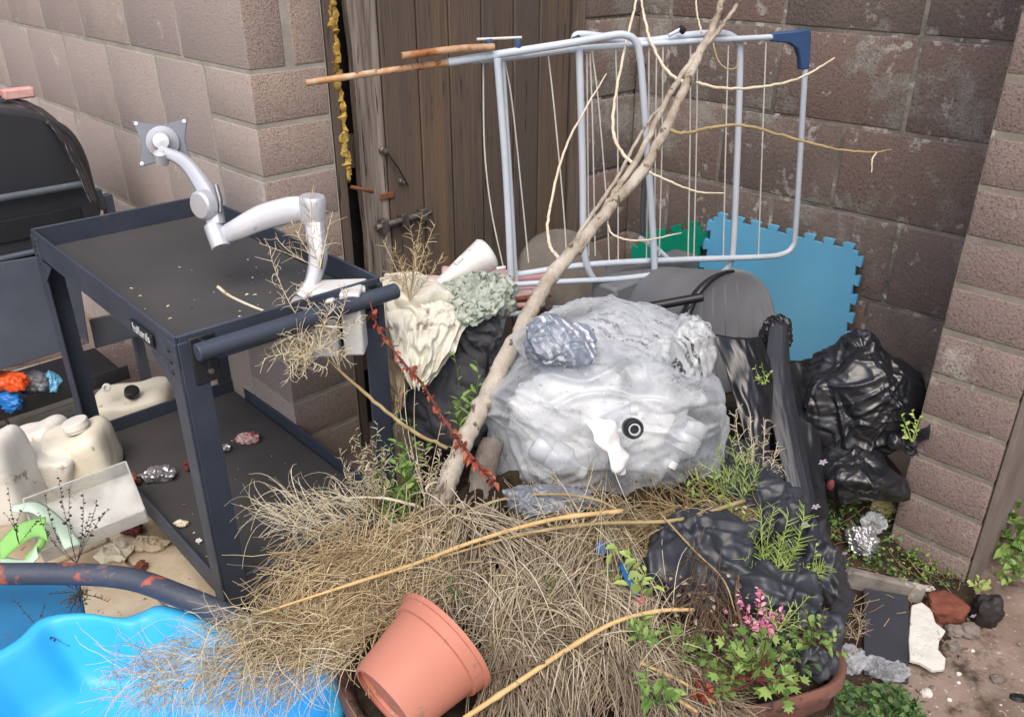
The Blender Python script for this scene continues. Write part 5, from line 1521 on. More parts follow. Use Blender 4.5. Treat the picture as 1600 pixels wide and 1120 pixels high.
# pale cross-lying straw on top
n = 260
s = sample([(620, 830), (980, 800), (1060, 870), (1080, 1000), (1000, 1090), (760, 1060), (640, 930)], n)
dirv = RNG.uniform(0, math.pi, n)
L_ = RNG.uniform(50, 170, n)
s0 = s - np.stack([np.cos(dirv), np.sin(dirv)], 1) * L_[:, None] * .5
stems('dead_grass', s0, dirv, L_, RNG.normal(0, .5, n), np.abs(RNG.normal(.03, .02, n)), RNG.uniform(.0006, .0012, n), M['straw_pale'], 'loose pale straws lying across the top of the dead grass', 'dead grass')
# golden curly grass sweeping left over the blue tub
polyL = [(470, 858), (560, 822), (640, 835), (690, 855), (700, 920), (640, 985), (560, 1010), (470, 1040), (400, 1050), (350, 1030), (400, 965), (440, 905)]
s, dirv, cu, sh, lb_ = bundles(polyL, 74, (5, 18), (14, 11), lambda c: math.pi - .36 + RNG.normal(0, .4, len(c)), .2)
n = len(s)
L_ = RNG.uniform(60, 180, n)
s0 = s - np.stack([np.cos(dirv), np.sin(dirv)], 1) * L_[:, None] * .5
stems('curly_grass', s0, dirv, L_, cu * 1.5 + RNG.normal(-.2, .5, n), lb_ + np.abs(RNG.normal(.004, .010, n)), RNG.uniform(.0008, .0016, n), M['straw_yellow'], 'golden curly dead grass spilling left from the brown tray over the blue tub', 'dead grass', wav=.2, shade=np.clip(sh * .8 + RNG.uniform(0, .4, n), 0, 1))
n = 620
s = sample(polyL, n)
dirv = RNG.uniform(0, 2 * math.pi, n)
o_ = stems('curls', s, dirv, RNG.uniform(25, 75, n), RNG.normal(0, 2.6, n), np.abs(RNG.normal(.015, .018, n)), RNG.uniform(.0006, .0011, n), M['straw_yellow'], None, None, S=9)
tag(o_, 'tight pale golden seed curls on top of the spilling dead grass', 'dead grass', kind='stuff')
# feathery sprigs sticking out at the top left
n = 170
s = sample([(420, 830), (470, 800), (560, 792), (600, 820), (500, 850)], n)
stems('sprigs', s, math.pi + .15 + RNG.normal(0, .35, n), RNG.uniform(30, 100, n), RNG.normal(0, 1.2, n), np.abs(RNG.normal(.02, .02, n)), RNG.uniform(.0006, .0011, n), M['straw_pale'], 'pale feathery grass sprigs sticking out over the lower tray of the cart', 'dead grass')
# wispy ends over the tub
n = 420
s = sample([(150, 1075), (330, 985), (480, 1010), (520, 1060), (420, 1110), (200, 1118)], n)
dirv = math.pi - .42 + RNG.normal(0, .35, n)
stems('wispy_grass', s + np.array([60, -25]), dirv, RNG.uniform(50, 150, n), RNG.normal(-.2, .7, n), np.abs(RNG.normal(.02, .02, n)), RNG.uniform(.0005, .0010, n), M['straw_pale'], 'wispy pale grass ends hanging over the bright blue tub', 'dead grass', wav=.2)
n = 420
s = sample([(150, 1075), (330, 985), (520, 1000), (520, 1060), (420, 1110), (200, 1118)], n)
stems('wispy_grass', s, RNG.uniform(0, 6.3, n), RNG.uniform(25, 60, n), RNG.normal(0, 2.2, n), np.abs(RNG.normal(.02, .02, n)), RNG.uniform(.0004, .0008, n), M['straw_yellow'], 'fine curled seed hairs among the wispy grass over the blue tub', 'dead grass')
# russet tangle along the back edge below the sack and the right corner
n = 600
s = sample([(800, 825), (960, 808), (1150, 795), (1150, 815), (1060, 850), (960, 845), (830, 845)], n)
dirv = math.pi - .25 + RNG.normal(0, .5, n)
stems('russet_grass', s + np.array([40, 0]), dirv, RNG.uniform(40, 140, n), RNG.normal(0, 1.0, n), np.abs(RNG.normal(.006, .012, n)), RNG.uniform(.0006, .0014, n), M['twig_tan'], 'russet tangled dead stalks below the clear sack', 'dead grass')
n = 500
s = sample([(980, 1030), (1050, 1010), (1120, 1090), (1110, 1118), (1000, 1118)], n)
stems('corner_grass', s, .75 + RNG.normal(0, .4, n), RNG.uniform(40, 130, n), RNG.normal(0, .8, n), np.abs(RNG.normal(.01, .015, n)), RNG.uniform(.0006, .0013, n), M['straw'], 'brown dead stalks running to the front right of the brown tray', 'dead grass')
n = 260
s = sample([(1060, 860), (1130, 850), (1140, 1000), (1100, 1040), (1060, 980)], n)
stems('thin_stalks', s, 1.5 + RNG.normal(0, .5, n), RNG.uniform(40, 130, n), RNG.normal(0, 1.0, n), np.abs(RNG.normal(.03, .02, n)), RNG.uniform(.0005, .0011, n), M['stem_brown'], 'thin brown dead stalks over the black bags in the brown tray', 'dead grass')

# long canes, each its own
def cane(pts, r, label, m='cane', lift=.03, group=None):
    q = smooth_path([H_(x, y, lift) for x, y in pts], 7)
    rr = lerp_list(r, len(q))
    rr = [a * (1.25 if i % 11 == 5 else 1.0) for i, a in enumerate(rr)]
    return tag(MB().tube(q, rr, 8).obj('cane', M[m], sharp=0), label, 'cane', 'dry canes on the dead grass')
cane([(972, 798), (860, 812), (740, 846), (650, 880), (540, 915), (400, 960)], [.005, .0045, .004, .004, .003, .0015], 'golden cane with a cut white end running left from the heap middle', lift=.05)
cane([(1163, 782), (1060, 812), (930, 818), (820, 834), (690, 870)], [.0045, .004, .0035, .003, .002], 'long tan cane reaching right over the black bag', 'twig_tan', lift=.055)
cane([(725, 1122), (800, 1072), (880, 1018), (960, 972), (1030, 954), (1085, 952)], [.0045, .0048, .0045, .004, .0038, .003], 'bowed golden cane across the front of the heap', lift=.05)
cane([(640, 1110), (720, 1072), (780, 1048), (852, 1034)], [.0015, .002, .0022, .0018], 'thin reddish stalk touching the flower pot rim', 'stem_brown', lift=.06)
cane([(700, 810), (790, 778), (870, 772), (930, 780), (965, 796)], [.002, .0024, .0024, .002], 'thin arched stalk just below the clear sack', 'twig_tan', lift=.05)
cane([(1000, 1035), (1060, 1062), (1118, 1098)], [.0032, .003, .0028], 'upper of the two canes ending at the front right corner', lift=.03)
cane([(985, 1045), (1040, 1080), (1090, 1112)], [.0032, .003, .0028], 'lower of the two canes ending at the front right corner', lift=.03)
cane([(1270, 700), (1165, 850), (1150, 930), (1165, 1000), (1170, 1060)][1:], [.0025, .0028, .003, .003], 'upright brown dead stalk beside the pink flowers', 'stem_brown', lift=.05)
cane([(1030, 800), (1085, 860), (1130, 905), (1150, 960)], [.0018, .0018, .0016, .0012], 'thin grey stalk crossing the slate black bag', 'twig_tan', lift=.07)

# ------------------------------------------------------------------ weeds
def leaf_mesh(name, pos, dirs, ln, wd, m, parent, lobed=False, fold=.25):
    """many small folded leaves as one crown mesh"""
    N = len(pos); pos = np.asarray(pos, float); dirs = np.asarray(dirs, float)
    dirs = dirs / (np.linalg.norm(dirs, axis=1, keepdims=True) + 1e-9)
    up = np.tile(UP, (N, 1)) + RNG.normal(0, .45, (N, 3))
    side = np.cross(dirs, up); side /= np.linalg.norm(side, axis=1, keepdims=True) + 1e-9
    nrm = np.cross(side, dirs)
    ln = np.asarray(ln)[:, None]; wd = np.asarray(wd)[:, None]
    if not lobed:
        cols = [pos, pos + dirs * ln * .35 + side * wd * .5 + nrm * wd * fold, pos + dirs * ln * .70 + side * wd * .36 + nrm * wd * fold * .6 - UP * ln * .04, pos + dirs * ln - UP * ln * .16,
                pos + dirs * ln * .70 - side * wd * .36 + nrm * wd * fold * .6 - UP * ln * .04, pos + dirs * ln * .35 - side * wd * .5 + nrm * wd * fold, pos + dirs * ln * .5]
        tri = [(0, 1, 6), (1, 2, 6), (2, 3, 6), (3, 4, 6), (4, 5, 6), (5, 0, 6)]
    else:
        cols = [pos]
        for k, a in enumerate(np.linspace(-1.9, 1.9, 11)):
            r = 1.0 if k % 2 else .55
            cols.append(pos + (dirs * math.cos(a) + side * math.sin(a)) * ln * r * .6 + dirs * ln * .25 + nrm * ln * .06 * r)
        tri = [(0, i, i + 1) for i in range(1, 11)]
    Vv = np.stack(cols, 1); k_ = Vv.shape[1]
    F = (np.arange(N)[:, None, None] * k_ + np.array(tri)[None]).reshape(-1, 3)
    return link(name, np_mesh(name, Vv.reshape(-1, 3), F, np.repeat(RNG.uniform(0, 1, N), k_)), m, parent, sharp=0)


def weed(label, d, base, tips, m_leaf, m_stem='leaf_dark', n_leaf=9, ln=.03, wd=.35, lobed=False, r=.0013, name='weed', cat='weed', bend=12, leafy=(.25, 1.0), group=None, curl=None, needles=0, spread=.9, dd=.04):
    """tips: photo points; stems grow from base to each tip; leaves along them"""
    p0 = Dp(base[0], base[1], d)
    o = empty(name, p0, label, cat, group)
    P_, pos, dirs, lns = [], [], [], []
    S = 9; t = np.linspace(0, 1, S)
    for tp in tips:
        p1 = Dp(tp[0], tp[1], d + random.uniform(-dd, dd))
        mid = (p0 + p1) / 2 + RNG.normal(0, 1, 3) * np.linalg.norm(p1 - p0) * .09
        Q = (1 - t)[:, None] ** 2 * p0 + 2 * ((1 - t) * t)[:, None] * mid + (t ** 2)[:, None] * p1
        P_.append(Q)
        tg = (p1 - p0) / (np.linalg.norm(p1 - p0) + 1e-9)
        for k in range(n_leaf):
            u_ = leafy[0] + (leafy[1] - leafy[0]) * (k + random.random() * .6) / n_leaf
            i = min(int(u_ * (S - 1)), S - 2); f = u_ * (S - 1) - i
            q = Q[i] * (1 - f) + Q[min(i + 1, S - 1)] * f
            rd = RNG.normal(0, 1, 3); rd -= tg * (rd @ tg); rd /= np.linalg.norm(rd) + 1e-9
            pos.append(q); dirs.append(rd * spread + tg * .55 + UP * .1)
            lns.append(ln * random.uniform(.55, 1.15) * (1.15 - .5 * u_))
    P_ = np.array(P_)
    Vv, F, s = strands(P_, np.full((len(P_), S), r) * (1 - .5 * t)[None], RNG.uniform(0, 1, len(P_)), 4)
    link('stems', np_mesh('stems', Vv, F, s), M[m_stem], o, sharp=0)
    if pos:
        if needles or curl is not None:
            N = len(pos); S2 = 7; t2 = np.linspace(0, 1, S2)
            dv = np.array(dirs); dv /= np.linalg.norm(dv, axis=1, keepdims=True)
            sd = RNG.normal(0, 1, (N, 3)); sd -= dv * (sd * dv).sum(1, keepdims=True); sd /= np.linalg.norm(sd, axis=1, keepdims=True)
            c = (curl or 0.0) * RNG.normal(0, 1, N)
            ang = c[:, None] * t2[None]
            st = np.array(lns)[:, None, None] / (S2 - 1)
            dd_ = dv[:, None] * np.cos(ang)[..., None] + sd[:, None] * np.sin(ang)[..., None]
            pts = np.array(pos)[:, None] + np.cumsum(dd_ * st, 1) - dd_[:, :1] * st
            Vv, F, s = strands(pts, np.full((N, S2), .0011) * (1 - .6 * t2)[None], RNG.uniform(0, 1, N), 3)
            link('leaves' if curl is None else 'seed_hairs', np_mesh('leaves', Vv, F, s), M[m_leaf], o, sharp=0)
        else:
            leaf_mesh('leaves', pos, dirs, lns, np.array(lns) * wd, M[m_leaf], o, lobed)
    return o


def spray(cx, cy, n, r0, r1, a0=-2.8, a1=-.3):
    return [(cx + math.cos(a) * q, cy + math.sin(a) * q) for a, q in zip(np.linspace(a0, a1, n) + RNG.normal(0, .12, n), RNG.uniform(r0, r1, n))]


weed('leafy green herb growing beside the cart leg, behind the golden grass', 1.95, (628, 826), [(598, 700), (618, 720), (640, 742), (655, 765), (605, 760), (632, 690), (660, 795), (600, 800), (585, 780), (645, 720), (625, 770), (612, 735), (590, 740)], 'leaf', n_leaf=13, ln=.042, wd=.42)
weed('small green herb between the dead branch and the golden grass', 1.86, (650, 838), [(620, 800), (640, 790), (668, 800), (606, 826), (690, 812)], 'leaf_dark', n_leaf=7, ln=.04, wd=.5)
weed('tall slender green weed in front of the dark sack', 2.02, (722, 690), [(708, 545), (745, 560), (752, 582), (700, 640), (738, 600), (715, 620)], 'leaf', n_leaf=8, ln=.045, wd=.28)
weed('pale green broad leaved weed at the right edge of the dead grass', 1.50, (992, 940), [(962, 846), (985, 862), (1010, 890), (945, 875), (1020, 915), (970, 900)], 'leaf_lime', n_leaf=6, ln=.042, wd=.40)
weed('feathery lime green weed standing over the pink flowers', 1.62, (1205, 935), [(1190, 795), (1210, 790), (1232, 800), (1256, 790), (1170, 830), (1160, 870), (1250, 850), (1285, 880), (1150, 905), (1300, 890), (1225, 830)], 'leaf_lime', 'leaf_lime', n_leaf=34, ln=.036, needles=1)
weed('feathery green weed at the right foot of the clear sack', 1.85, (1160, 775), [(1095, 725), (1120, 700), (1140, 680), (1080, 745), (1170, 700), (1110, 760), (1185, 730)], 'leaf_lime', 'leaf_lime', n_leaf=26, ln=.036, needles=1)
weed('pale dry curly weed standing between the sack and the black strip', 1.95, (1190, 780), [(1150, 640), (1172, 645), (1196, 655), (1215, 690), (1222, 730), (1180, 690), (1205, 745), (1225, 765)], 'straw_pale', 'straw_pale', n_leaf=30, ln=.035, curl=1.8)
weed('yellowing small leaved weed beside the tan cane tip', 1.68, (1105, 860), [(1085, 800), (1100, 815), (1120, 825), (1092, 835), (1125, 850)], 'leaf_lime', 'stem_brown', n_leaf=8, ln=.022, wd=.5)
weed('small green geranium on the bag at the middle right of the heap', 1.48, (1075, 1025), spray(1075, 1020, 26, 8, 50, -3.6, .5), 'leaf', 'stem_red', n_leaf=2, ln=.034, lobed=True, leafy=(.7, 1.0))
weed('green geranium clump at the front right of the heap', 1.38, (1180, 1060), spray(1175, 1060, 60, 10, 92, -3.7, .7), 'leaf', 'stem_red', n_leaf=2, ln=.032, lobed=True, leafy=(.6, 1.0))
weed('sparse green weed in front of the brown canes', 1.34, (1030, 1100), [(1005, 1045), (1035, 1050), (1050, 1075), (1000, 1085), (1060, 1095)], 'leaf', n_leaf=6, ln=.035, wd=.4)
weed('small leaved green weed hanging over the tray back rim', 1.72, (1265, 910), spray(1262, 905, 26, 10, 62, -3.4, .6), 'leaf', 'leaf_dark', n_leaf=5, ln=.02, wd=.7)
weed('yellow green sprig growing on the knot of the tied bin bag', 2.2, (1425, 690), [(1408, 648), (1425, 642), (1438, 650), (1412, 665), (1432, 668)], 'leaf_lime', 'leaf_lime', n_leaf=7, ln=.02, wd=.55)
weed('tiny yellow green sprig on the black plastic sheet', 2.1, (1196, 600), [(1180, 570), (1190, 565), (1204, 582), (1184, 592)], 'leaf_lime', 'leaf_lime', n_leaf=6, ln=.016, wd=.55)
weed('green grassy weed beside the flower cluster', 1.5, (1215, 985), [(1240, 940), (1265, 930), (1200, 930), (1180, 950), (1250, 965)], 'leaf_lime', 'leaf_lime', n_leaf=8, ln=.025, needles=1)
weed('dense green herb with small leaves under the pink flowers', 1.46, (1130, 1060), spray(1130, 1050, 22, 15, 80, -3.0, -.3), 'leaf', 'leaf_dark', n_leaf=8, ln=.022, wd=.6)
weed('dark green herb at the right inside the tray rim', 1.52, (1225, 1040), spray(1225, 1030, 20, 12, 60, -3.2, .2), 'leaf_dark', 'leaf_dark', n_leaf=7, ln=.022, wd=.6)
weed('lime green sprig beside the tan cane over the slate bag', 1.7, (1150, 850), [(1120, 790), (1140, 780), (1165, 800), (1105, 815), (1180, 820)], 'leaf_lime', 'leaf_lime', n_leaf=14, ln=.028, needles=1)
weed('yellow green weed low in front of the black plastic sheet', 1.95, (1150, 790), spray(1150, 780, 16, 15, 75, -2.8, -.5), 'leaf_lime', 'leaf_lime', n_leaf=10, ln=.02, wd=.4)
weed('thin green weed among the straw at the right of the flower pot cane', 1.42, (1000, 1000), spray(1000, 995, 8, 10, 40, -2.8, -.3), 'leaf', 'leaf', n_leaf=6, ln=.025, wd=.4)
weed('red tinged weed low at the front of the heap', 1.40, (1095, 1095), spray(1095, 1090, 14, 10, 45, -3.2, 0), 'leaf_red', 'stem_red', n_leaf=5, ln=.02, wd=.6)
weed('leafy weed crowding round the foot of the log', 1.9, (790, 800), spray(785, 795, 12, 10, 50, -3.0, -.2), 'leaf_dark', 'leaf_dark', n_leaf=6, ln=.025, wd=.5)
weed('tall loose green weed between the cart leg and the red bramble', 1.98, (650, 820), [(615, 640), (640, 655), (668, 690), (600, 690), (690, 720), (655, 700), (628, 670)], 'leaf', n_leaf=10, ln=.036, wd=.3)
weed('grey green wispy weed around the lower right leg of the cart', 1.94, (575, 820), [(530, 700), (556, 670), (590, 660), (612, 690), (545, 730), (625, 720), (570, 700), (520, 760)], 'straw_pale', 'leaf_dark', n_leaf=20, ln=.03, curl=1.6)
weed('loose green weed leaning over the slate bag by the sack', 1.82, (1120, 830), [(1060, 740), (1085, 730), (1115, 735), (1140, 750), (1170, 765), (1075, 770)], 'leaf', 'leaf', n_leaf=9, ln=.028, wd=.35)
weed('tall thin green weed at the right of the heap', 1.62, (1240, 960), [(1225, 850), (1250, 830), (1275, 850), (1262, 880), (1295, 910), (1230, 880)], 'leaf_lime', 'leaf', n_leaf=12, ln=.024, wd=.4)
weed('ragged green weed along the top edge of the straw', 1.80, (900, 815), [(850, 790), (880, 780), (920, 785), (940, 800), (865, 800)], 'leaf_dark', 'leaf_dark', n_leaf=6, ln=.02, wd=.4)
weed('lone green sprig in the middle of the dead grass', 1.52, (870, 950), [(850, 905), (875, 895), (892, 915), (855, 925)], 'leaf', n_leaf=6, ln=.022, wd=.4)
weed('small green sprig near the blue cap in the dead grass', 1.62, (930, 880), [(915, 845), (935, 838), (950, 855)], 'leaf', n_leaf=6, ln=.02, wd=.4)
weed('dark sprig of weed above the flower pot rim', 1.55, (720, 950), [(700, 905), (722, 898), (738, 915)], 'leaf_dark', n_leaf=6, ln=.02, wd=.4)
weed('green creeping weed over the right tray rim', 1.5, (1270, 1010), spray(1268, 1000, 22, 10, 62, -3.4, .3), 'leaf', 'stem_red', n_leaf=5, ln=.02, wd=.6)
# pink flowers
pf = weed('cluster of faded pink flowers over the black bag in the tray', 1.52, (1190, 990), spray(1188, 985, 16, 10, 70, -2.7, -.4), 'petal_pink', 'stem_red', n_leaf=9, ln=.020, wd=.5, leafy=(.45, 1.0), name='pink_flowers', cat='flowers')
# red bramble
rbm = [(578, 470), (590, 510), (625, 560), (660, 600), (690, 650), (730, 705), (772, 752)]
o = empty('red_bramble', Dp(772, 752, 1.78), 'red stemmed bramble shoot with red leaves crossing in front of the dark sack', 'bramble')
q = smooth_path([Dp(x, y, 1.95 - .17 * i / 6) for i, (x, y) in enumerate(rbm)], 9)
MB().tube(q, lerp_list([.0018, .0026, .0034, .0042], len(q)), 8).obj('stem', M['stem_red'], o, sharp=0)
pos, dirs, l_ = [], [], []
for i in range(4, len(q)):
    for _ in range(2 if i < 40 else 3):
        pos.append(q[i]); rd = RNG.normal(0, 1, 3); dirs.append(rd + np.array([0, -.4, -.3])); l_.append(random.uniform(.010, .026))
leaf_mesh('leaves', pos, dirs, l_, np.array(l_) * .5, M['leaf_red'], o)
# dry weeds
weed('dry straw coloured weed standing behind the cart handle by the gate bolt', 2.25, (640, 470), [(598, 375), (615, 385), (640, 352), (660, 335), (680, 350), (692, 400), (655, 380), (625, 410), (672, 390), (605, 425)], 'straw_yellow', 'straw_yellow', n_leaf=20, ln=.042, curl=.9, needles=1)
weed('pale dry weed tangled round the cart handle and the clamp', 1.90, (500, 545), [(422, 395), (412, 560), (440, 470), (460, 530), (470, 440), (430, 520), (520, 480), (545, 450), (560, 500), (400, 540), (450, 575), (510, 520), (540, 560)], 'straw_pale', 'straw_pale', n_leaf=24, ln=.055, curl=1.5, needles=1, dd=.07)
weed('wisp of dry grass resting on the monitor arm', 1.98, (500, 420), [(455, 345), (470, 310), (490, 290), (430, 370), (520, 330), (405, 380), (478, 372)], 'straw_yellow', 'straw_pale', n_leaf=9, ln=.055, curl=1.2, needles=1)
weed('knotted dry grass ball hanging below the cart handle', 1.88, (478, 560), spray(470, 550, 14, 15, 60, -3.2, 3.0), 'straw_pale', 'straw_pale', n_leaf=12, ln=.035, curl=2.4)
weed('grey dry seed weed curling beside the right leg of the cart', 1.92, (590, 790), [(545, 690), (560, 720), (580, 680), (600, 700), (550, 755), (575, 740), (605, 760), (540, 730)], 'straw_pale', 'stem_brown', n_leaf=22, ln=.032, curl=2.2)
weed('grey dry seed weed curling round the dead branch', 1.86, (680, 780), [(640, 700), (660, 690), (690, 700), (650, 740), (700, 720), (675, 735), (708, 690)], 'straw_pale', 'stem_brown', n_leaf=18, ln=.030, curl=2.2)
weed('thin dry stems standing in front of the dark sack', 1.95, (665, 780), [(632, 600), (650, 590), (625, 640), (690, 660)], 'straw_pale', 'straw_pale', n_leaf=3, ln=.03, curl=1.0)
weed('fine dark dead weed standing over the clear box', 2.0, (120, 880), [(70, 770), (92, 745), (110, 760), (130, 770), (152, 780), (172, 795), (60, 800), (140, 800)], 'stem_dark', 'stem_dark', n_leaf=12, ln=.012, wd=.8, r=.0008, leafy=(.35, 1))
weed('dark sprays of dead weed across the white canisters', 2.05, (30, 850), [(12, 760), (40, 790), (5, 800), (60, 812)], 'stem_dark', 'stem_dark', n_leaf=9, ln=.010, wd=.8, r=.0008)
weed('brown dried flower clump hanging over the dull blue panel', 1.78, (125, 925), spray(122, 935, 16, 12, 50, -3.4, 3.4), 'stem_brown', 'stem_dark', n_leaf=10, ln=.014, curl=2.0, r=.0009)
weed('thin black dead twigs lying over the dull blue panel', 1.72, (60, 980), [(20, 935), (70, 940), (95, 1000), (30, 1010), (85, 960), (110, 1010)], 'stem_dark', 'stem_dark', n_leaf=5, ln=.012, wd=.5, r=.0008)
# pale twig crossing the tray top
tq = smooth_path([Dp(340, 448, 1.92), Dp(362, 464, 1.91), Dp(410, 485, 1.9), Dp(470, 505, 1.9), Dp(540, 512, 1.9)], 7)
tag(MB().tube(tq, lerp_list([.004, .0032, .0028, .002, .0015], len(tq)), 8).obj('twig', M['twig'], sharp=0), 'pale thin twig lying across the cart handle', 'twig')
tq = smooth_path([Dp(690, 700, 1.84), Dp(640, 668, 1.84), Dp(580, 622, 1.86), Dp(530, 585, 1.87), Dp(500, 562, 1.88)], 7)


# ------------------------------------------------------------------ right-hand ground: weeds, litter, stones
def G_(px_, py_, off=0.0):
    d = ray(px_, py_); t = 2.0
    for _ in range(20):
        p = EYE + d * t
        t = .5 * t + .5 * (float(bank(p[0], p[1])) + off - CAMH) / d[2]
    return EYE + d * t


def dep_of(p):
    q = p - EYE
    return q[1] * math.cos(PITCH) - q[2] * math.sin(PITCH)


gpl = [(1345, 830), (1392, 815), (1440, 800), (1362, 872), (1420, 862), (1468, 842), (1300, 812), (1480, 800), (1400, 905), (1320, 790), (1450, 890)]
for i, (x, y) in enumerate(gpl):
    p = G_(x, y + 18)
    d = dep_of(p)
    weed(['small green weed on the dark soil between the yellow foam and the pier', 'low green weed in front of the yellow foam lump', 'low weed at the foot of the pier below the bin bag', 'green weed beside the silver bottle on the soil', 'green weed behind the mossy concrete edging', 'weed on the soil close to the pier corner', 'green weed left of the silver bottle', 'small weed against the pier base', 'weed growing through the concrete edging', 'low weed under the black bin bag', 'weed near the red brick stone'][i], d, (x, y + 18),
         spray(x, y + 14, 9, 8, 34, -3.3, .2), 'leaf_dark' if i % 2 else 'leaf', 'leaf_dark', n_leaf=4, ln=.02, wd=.8, group='low weeds on the soil at the right')
fl = [(1248, 818), (1276, 722), (1350, 828), (1385, 836), (1448, 770), (1458, 755), (1510, 958), (1447, 715), (1265, 790), (1312, 862)]
for i, (x, y) in enumerate(fl):
    p = G_(x, y) if x > 1300 else Dp(x, y, 1.72)
    p = p + np.array([0, -.03, .02])
    vv = []
    mb = MB()
    for k in range(5):
        a = k * 2 * math.pi / 5
        e1_ = np.array([math.cos(a), -.3 * math.sin(a), math.sin(a)])
        e2_ = np.array([-math.sin(a), -.3 * math.cos(a), math.cos(a)])
        mb.add([p, p + e1_ * .006 + e2_ * .003, p + e1_ * .010, p + e1_ * .006 - e2_ * .003], [(0, 1, 2, 3)])
    o = mb.obj('small_flower', M['petal_white'], sharp=0)
    tag(o, ['white flower at the tip of the feathery weed', 'white flower left of the bin bag foot', 'white flower beside the silver bottle neck', 'white flower right of the silver bottle', 'white flower low on the pier', 'white flower on the pier just above its fellow', 'white flower among the stones by the brick', 'white flower under the bin bag knot', 'white flower above the feathery weed', 'white flower left of the concrete edging'][i], 'flower', 'tiny white flowers')
# tuft of broad leaves behind the pier and a lime sprig at its foot
weed('broad leaved green plant at the right edge beyond the pier', 2.35, (1600, 870), [(1575, 790), (1590, 785), (1570, 830), (1600, 820), (1610, 800), (1560, 855), (1585, 850)], 'leaf', n_leaf=6, ln=.07, wd=.5)
weed('lime green sprig at the foot of the pier corner', 2.25, (1530, 925), [(1515, 905), (1528, 900), (1545, 912)], 'leaf_lime', 'leaf_lime', n_leaf=6, ln=.028, wd=.55)
weed('dark green plant at the right edge below the broad leaves', 2.2, (1590, 905), spray(1585, 895, 12, 12, 55, -3.1, -.2), 'leaf', 'leaf_dark', n_leaf=5, ln=.03, wd=.6)
for i, (x, y) in enumerate([(1290, 1090), (1340, 1080), (1390, 1090), (1420, 1108), (1260, 1110), (1360, 1115)]):
    p = G_(x, y + 10); d = dep_of(p) - .04
    weed(['dark green weed right below the tray corner', 'dark green weed below the clear film', 'dark green weed below the dark tile', 'dark green weed at the bottom edge right of the tile', 'dark green weed at the bottom edge under the tray rim', 'dark green weed at the bottom edge below the film'][i], d, (x, y + 16), spray(x, y + 12, 11, 10, 42, -3.2, .1), 'leaf_dark', 'leaf_dark', n_leaf=5, ln=.03, wd=.6, group='dark weeds along the bottom edge')
weed('dry straw lying beside the dark tile', 2.05, (1340, 1000), [(1310, 960), (1330, 940), (1345, 950), (1320, 985), (1300, 975), (1350, 970), (1335, 1040)], 'straw', 'straw', n_leaf=10, ln=.04, curl=1.0)

# mossy concrete edging, leaning dark tile, flaking board, brick, stones
e0, e1 = G_(1318, 900, .03), G_(1442, 930, .03)
dd_ = (e1 - e0); Le = np.linalg.norm(dd_); dd_ /= Le
nn_ = np.cross(UP, dd_); nn_ /= np.linalg.norm(nn_)
ed = MB().box((e0 + e1) / 2, (Le / 2, .012, .03), (dd_, nn_, np.cross(dd_, nn_)))
tag(ed.obj('edging', M['mortar_dark'], bevel=.006), 'mossy pale concrete edging strip behind the dark tile', 'edging')
tq_ = [G_(1350, 1052, .012), G_(1420, 1066, .012), G_(1420, 930, .035), G_(1350, 918, .035)]
tag(MB().prism(tq_, np.array([0, .002, -.009])).obj('floor_tile', M['tile_dark'], bevel=.0015), 'glossy dark slate tile lying on the ground at the right', 'tile')
fl_px = [(1424, 945), (1440, 940), (1456, 952), (1462, 972), (1478, 985), (1468, 1000), (1466, 1014), (1478, 1028), (1476, 1044), (1458, 1046), (1438, 1034), (1422, 1030), (1420, 1000), (1422, 970)]
fp = [G_(x, y, .03) for x, y in fl_px]
tag(MB().prism(fp, np.array([0, .002, -.012])).obj('flaking_board', M['flake'], bevel=.002), 'broken white board with flaking paint beside the dark tile', 'board')
def stone(label, x, y, r, m, seed, name='stone', off=.0, pw=2.6):
    v_, f_ = blob(G_(x, y, off + r[2] * .6), r, sub=4, amp=.22, scale=1.6, seed=seed, power=pw)
    tag(MB().add(v_, f_).obj(name, M[m], sharp=30), label, name.replace('_', ' '))
stone('rounded red brown brick lump right of the flaking board', 1478, 950, (.045, .04, .035), 'brick', 3, 'brick', pw=3.2)
stone('small grey stone under the brick lump', 1492, 985, (.022, .018, .014), 'stone', 5)
stone('grey stone to the right of the flaking board', 1515, 985, (.022, .02, .018), 'stone', 8)
stone('dark wedge of slate by the pier corner', 1542, 955, (.035, .03, .045), 'iron', 11, 'slate', pw=3.5)
stone('brown pebble in front of the flaking board', 1490, 1010, (.016, .014, .010), 'stone', 14)
stone('pale chip at the corner of the dark tile', 1448, 1082, (.013, .012, .008), 'flake', 17, 'chip')
stone('flat white chip left of the brick lump', 1446, 920, (.026, .012, .010), 'flake', 19, 'chip')
stone('pale chip on the concrete edging', 1405, 908, (.022, .010, .010), 'flake', 23, 'chip')
stone('black scrap at the right edge of the dirt path', 1592, 1090, (.02, .012, .006), 'black_plastic', 27, 'scrap')
stone('brown stone close to the black scrap', 1558, 1060, (.014, .012, .008), 'stone', 29)
for i in range(26):
    x, y = random.uniform(1450, 1600), random.uniform(960, 1118)
    r_ = random.uniform(.002, .006)
    v_, f_ = blob(G_(x, y, r_ * .4), (r_ * 1.2, r_, r_ * .7), sub=2, amp=.3, seed=i * 2.2)
    tag(MB().add(v_, f_).obj('pebble', M['stone' if i % 4 else 'flake'], sharp=0), 'tiny grey pebble loose on the dirt path' if i % 4 else 'tiny white pebble loose on the dirt path', 'pebble', 'grey pebbles on the dirt path' if i % 4 else 'white pebbles on the dirt path')
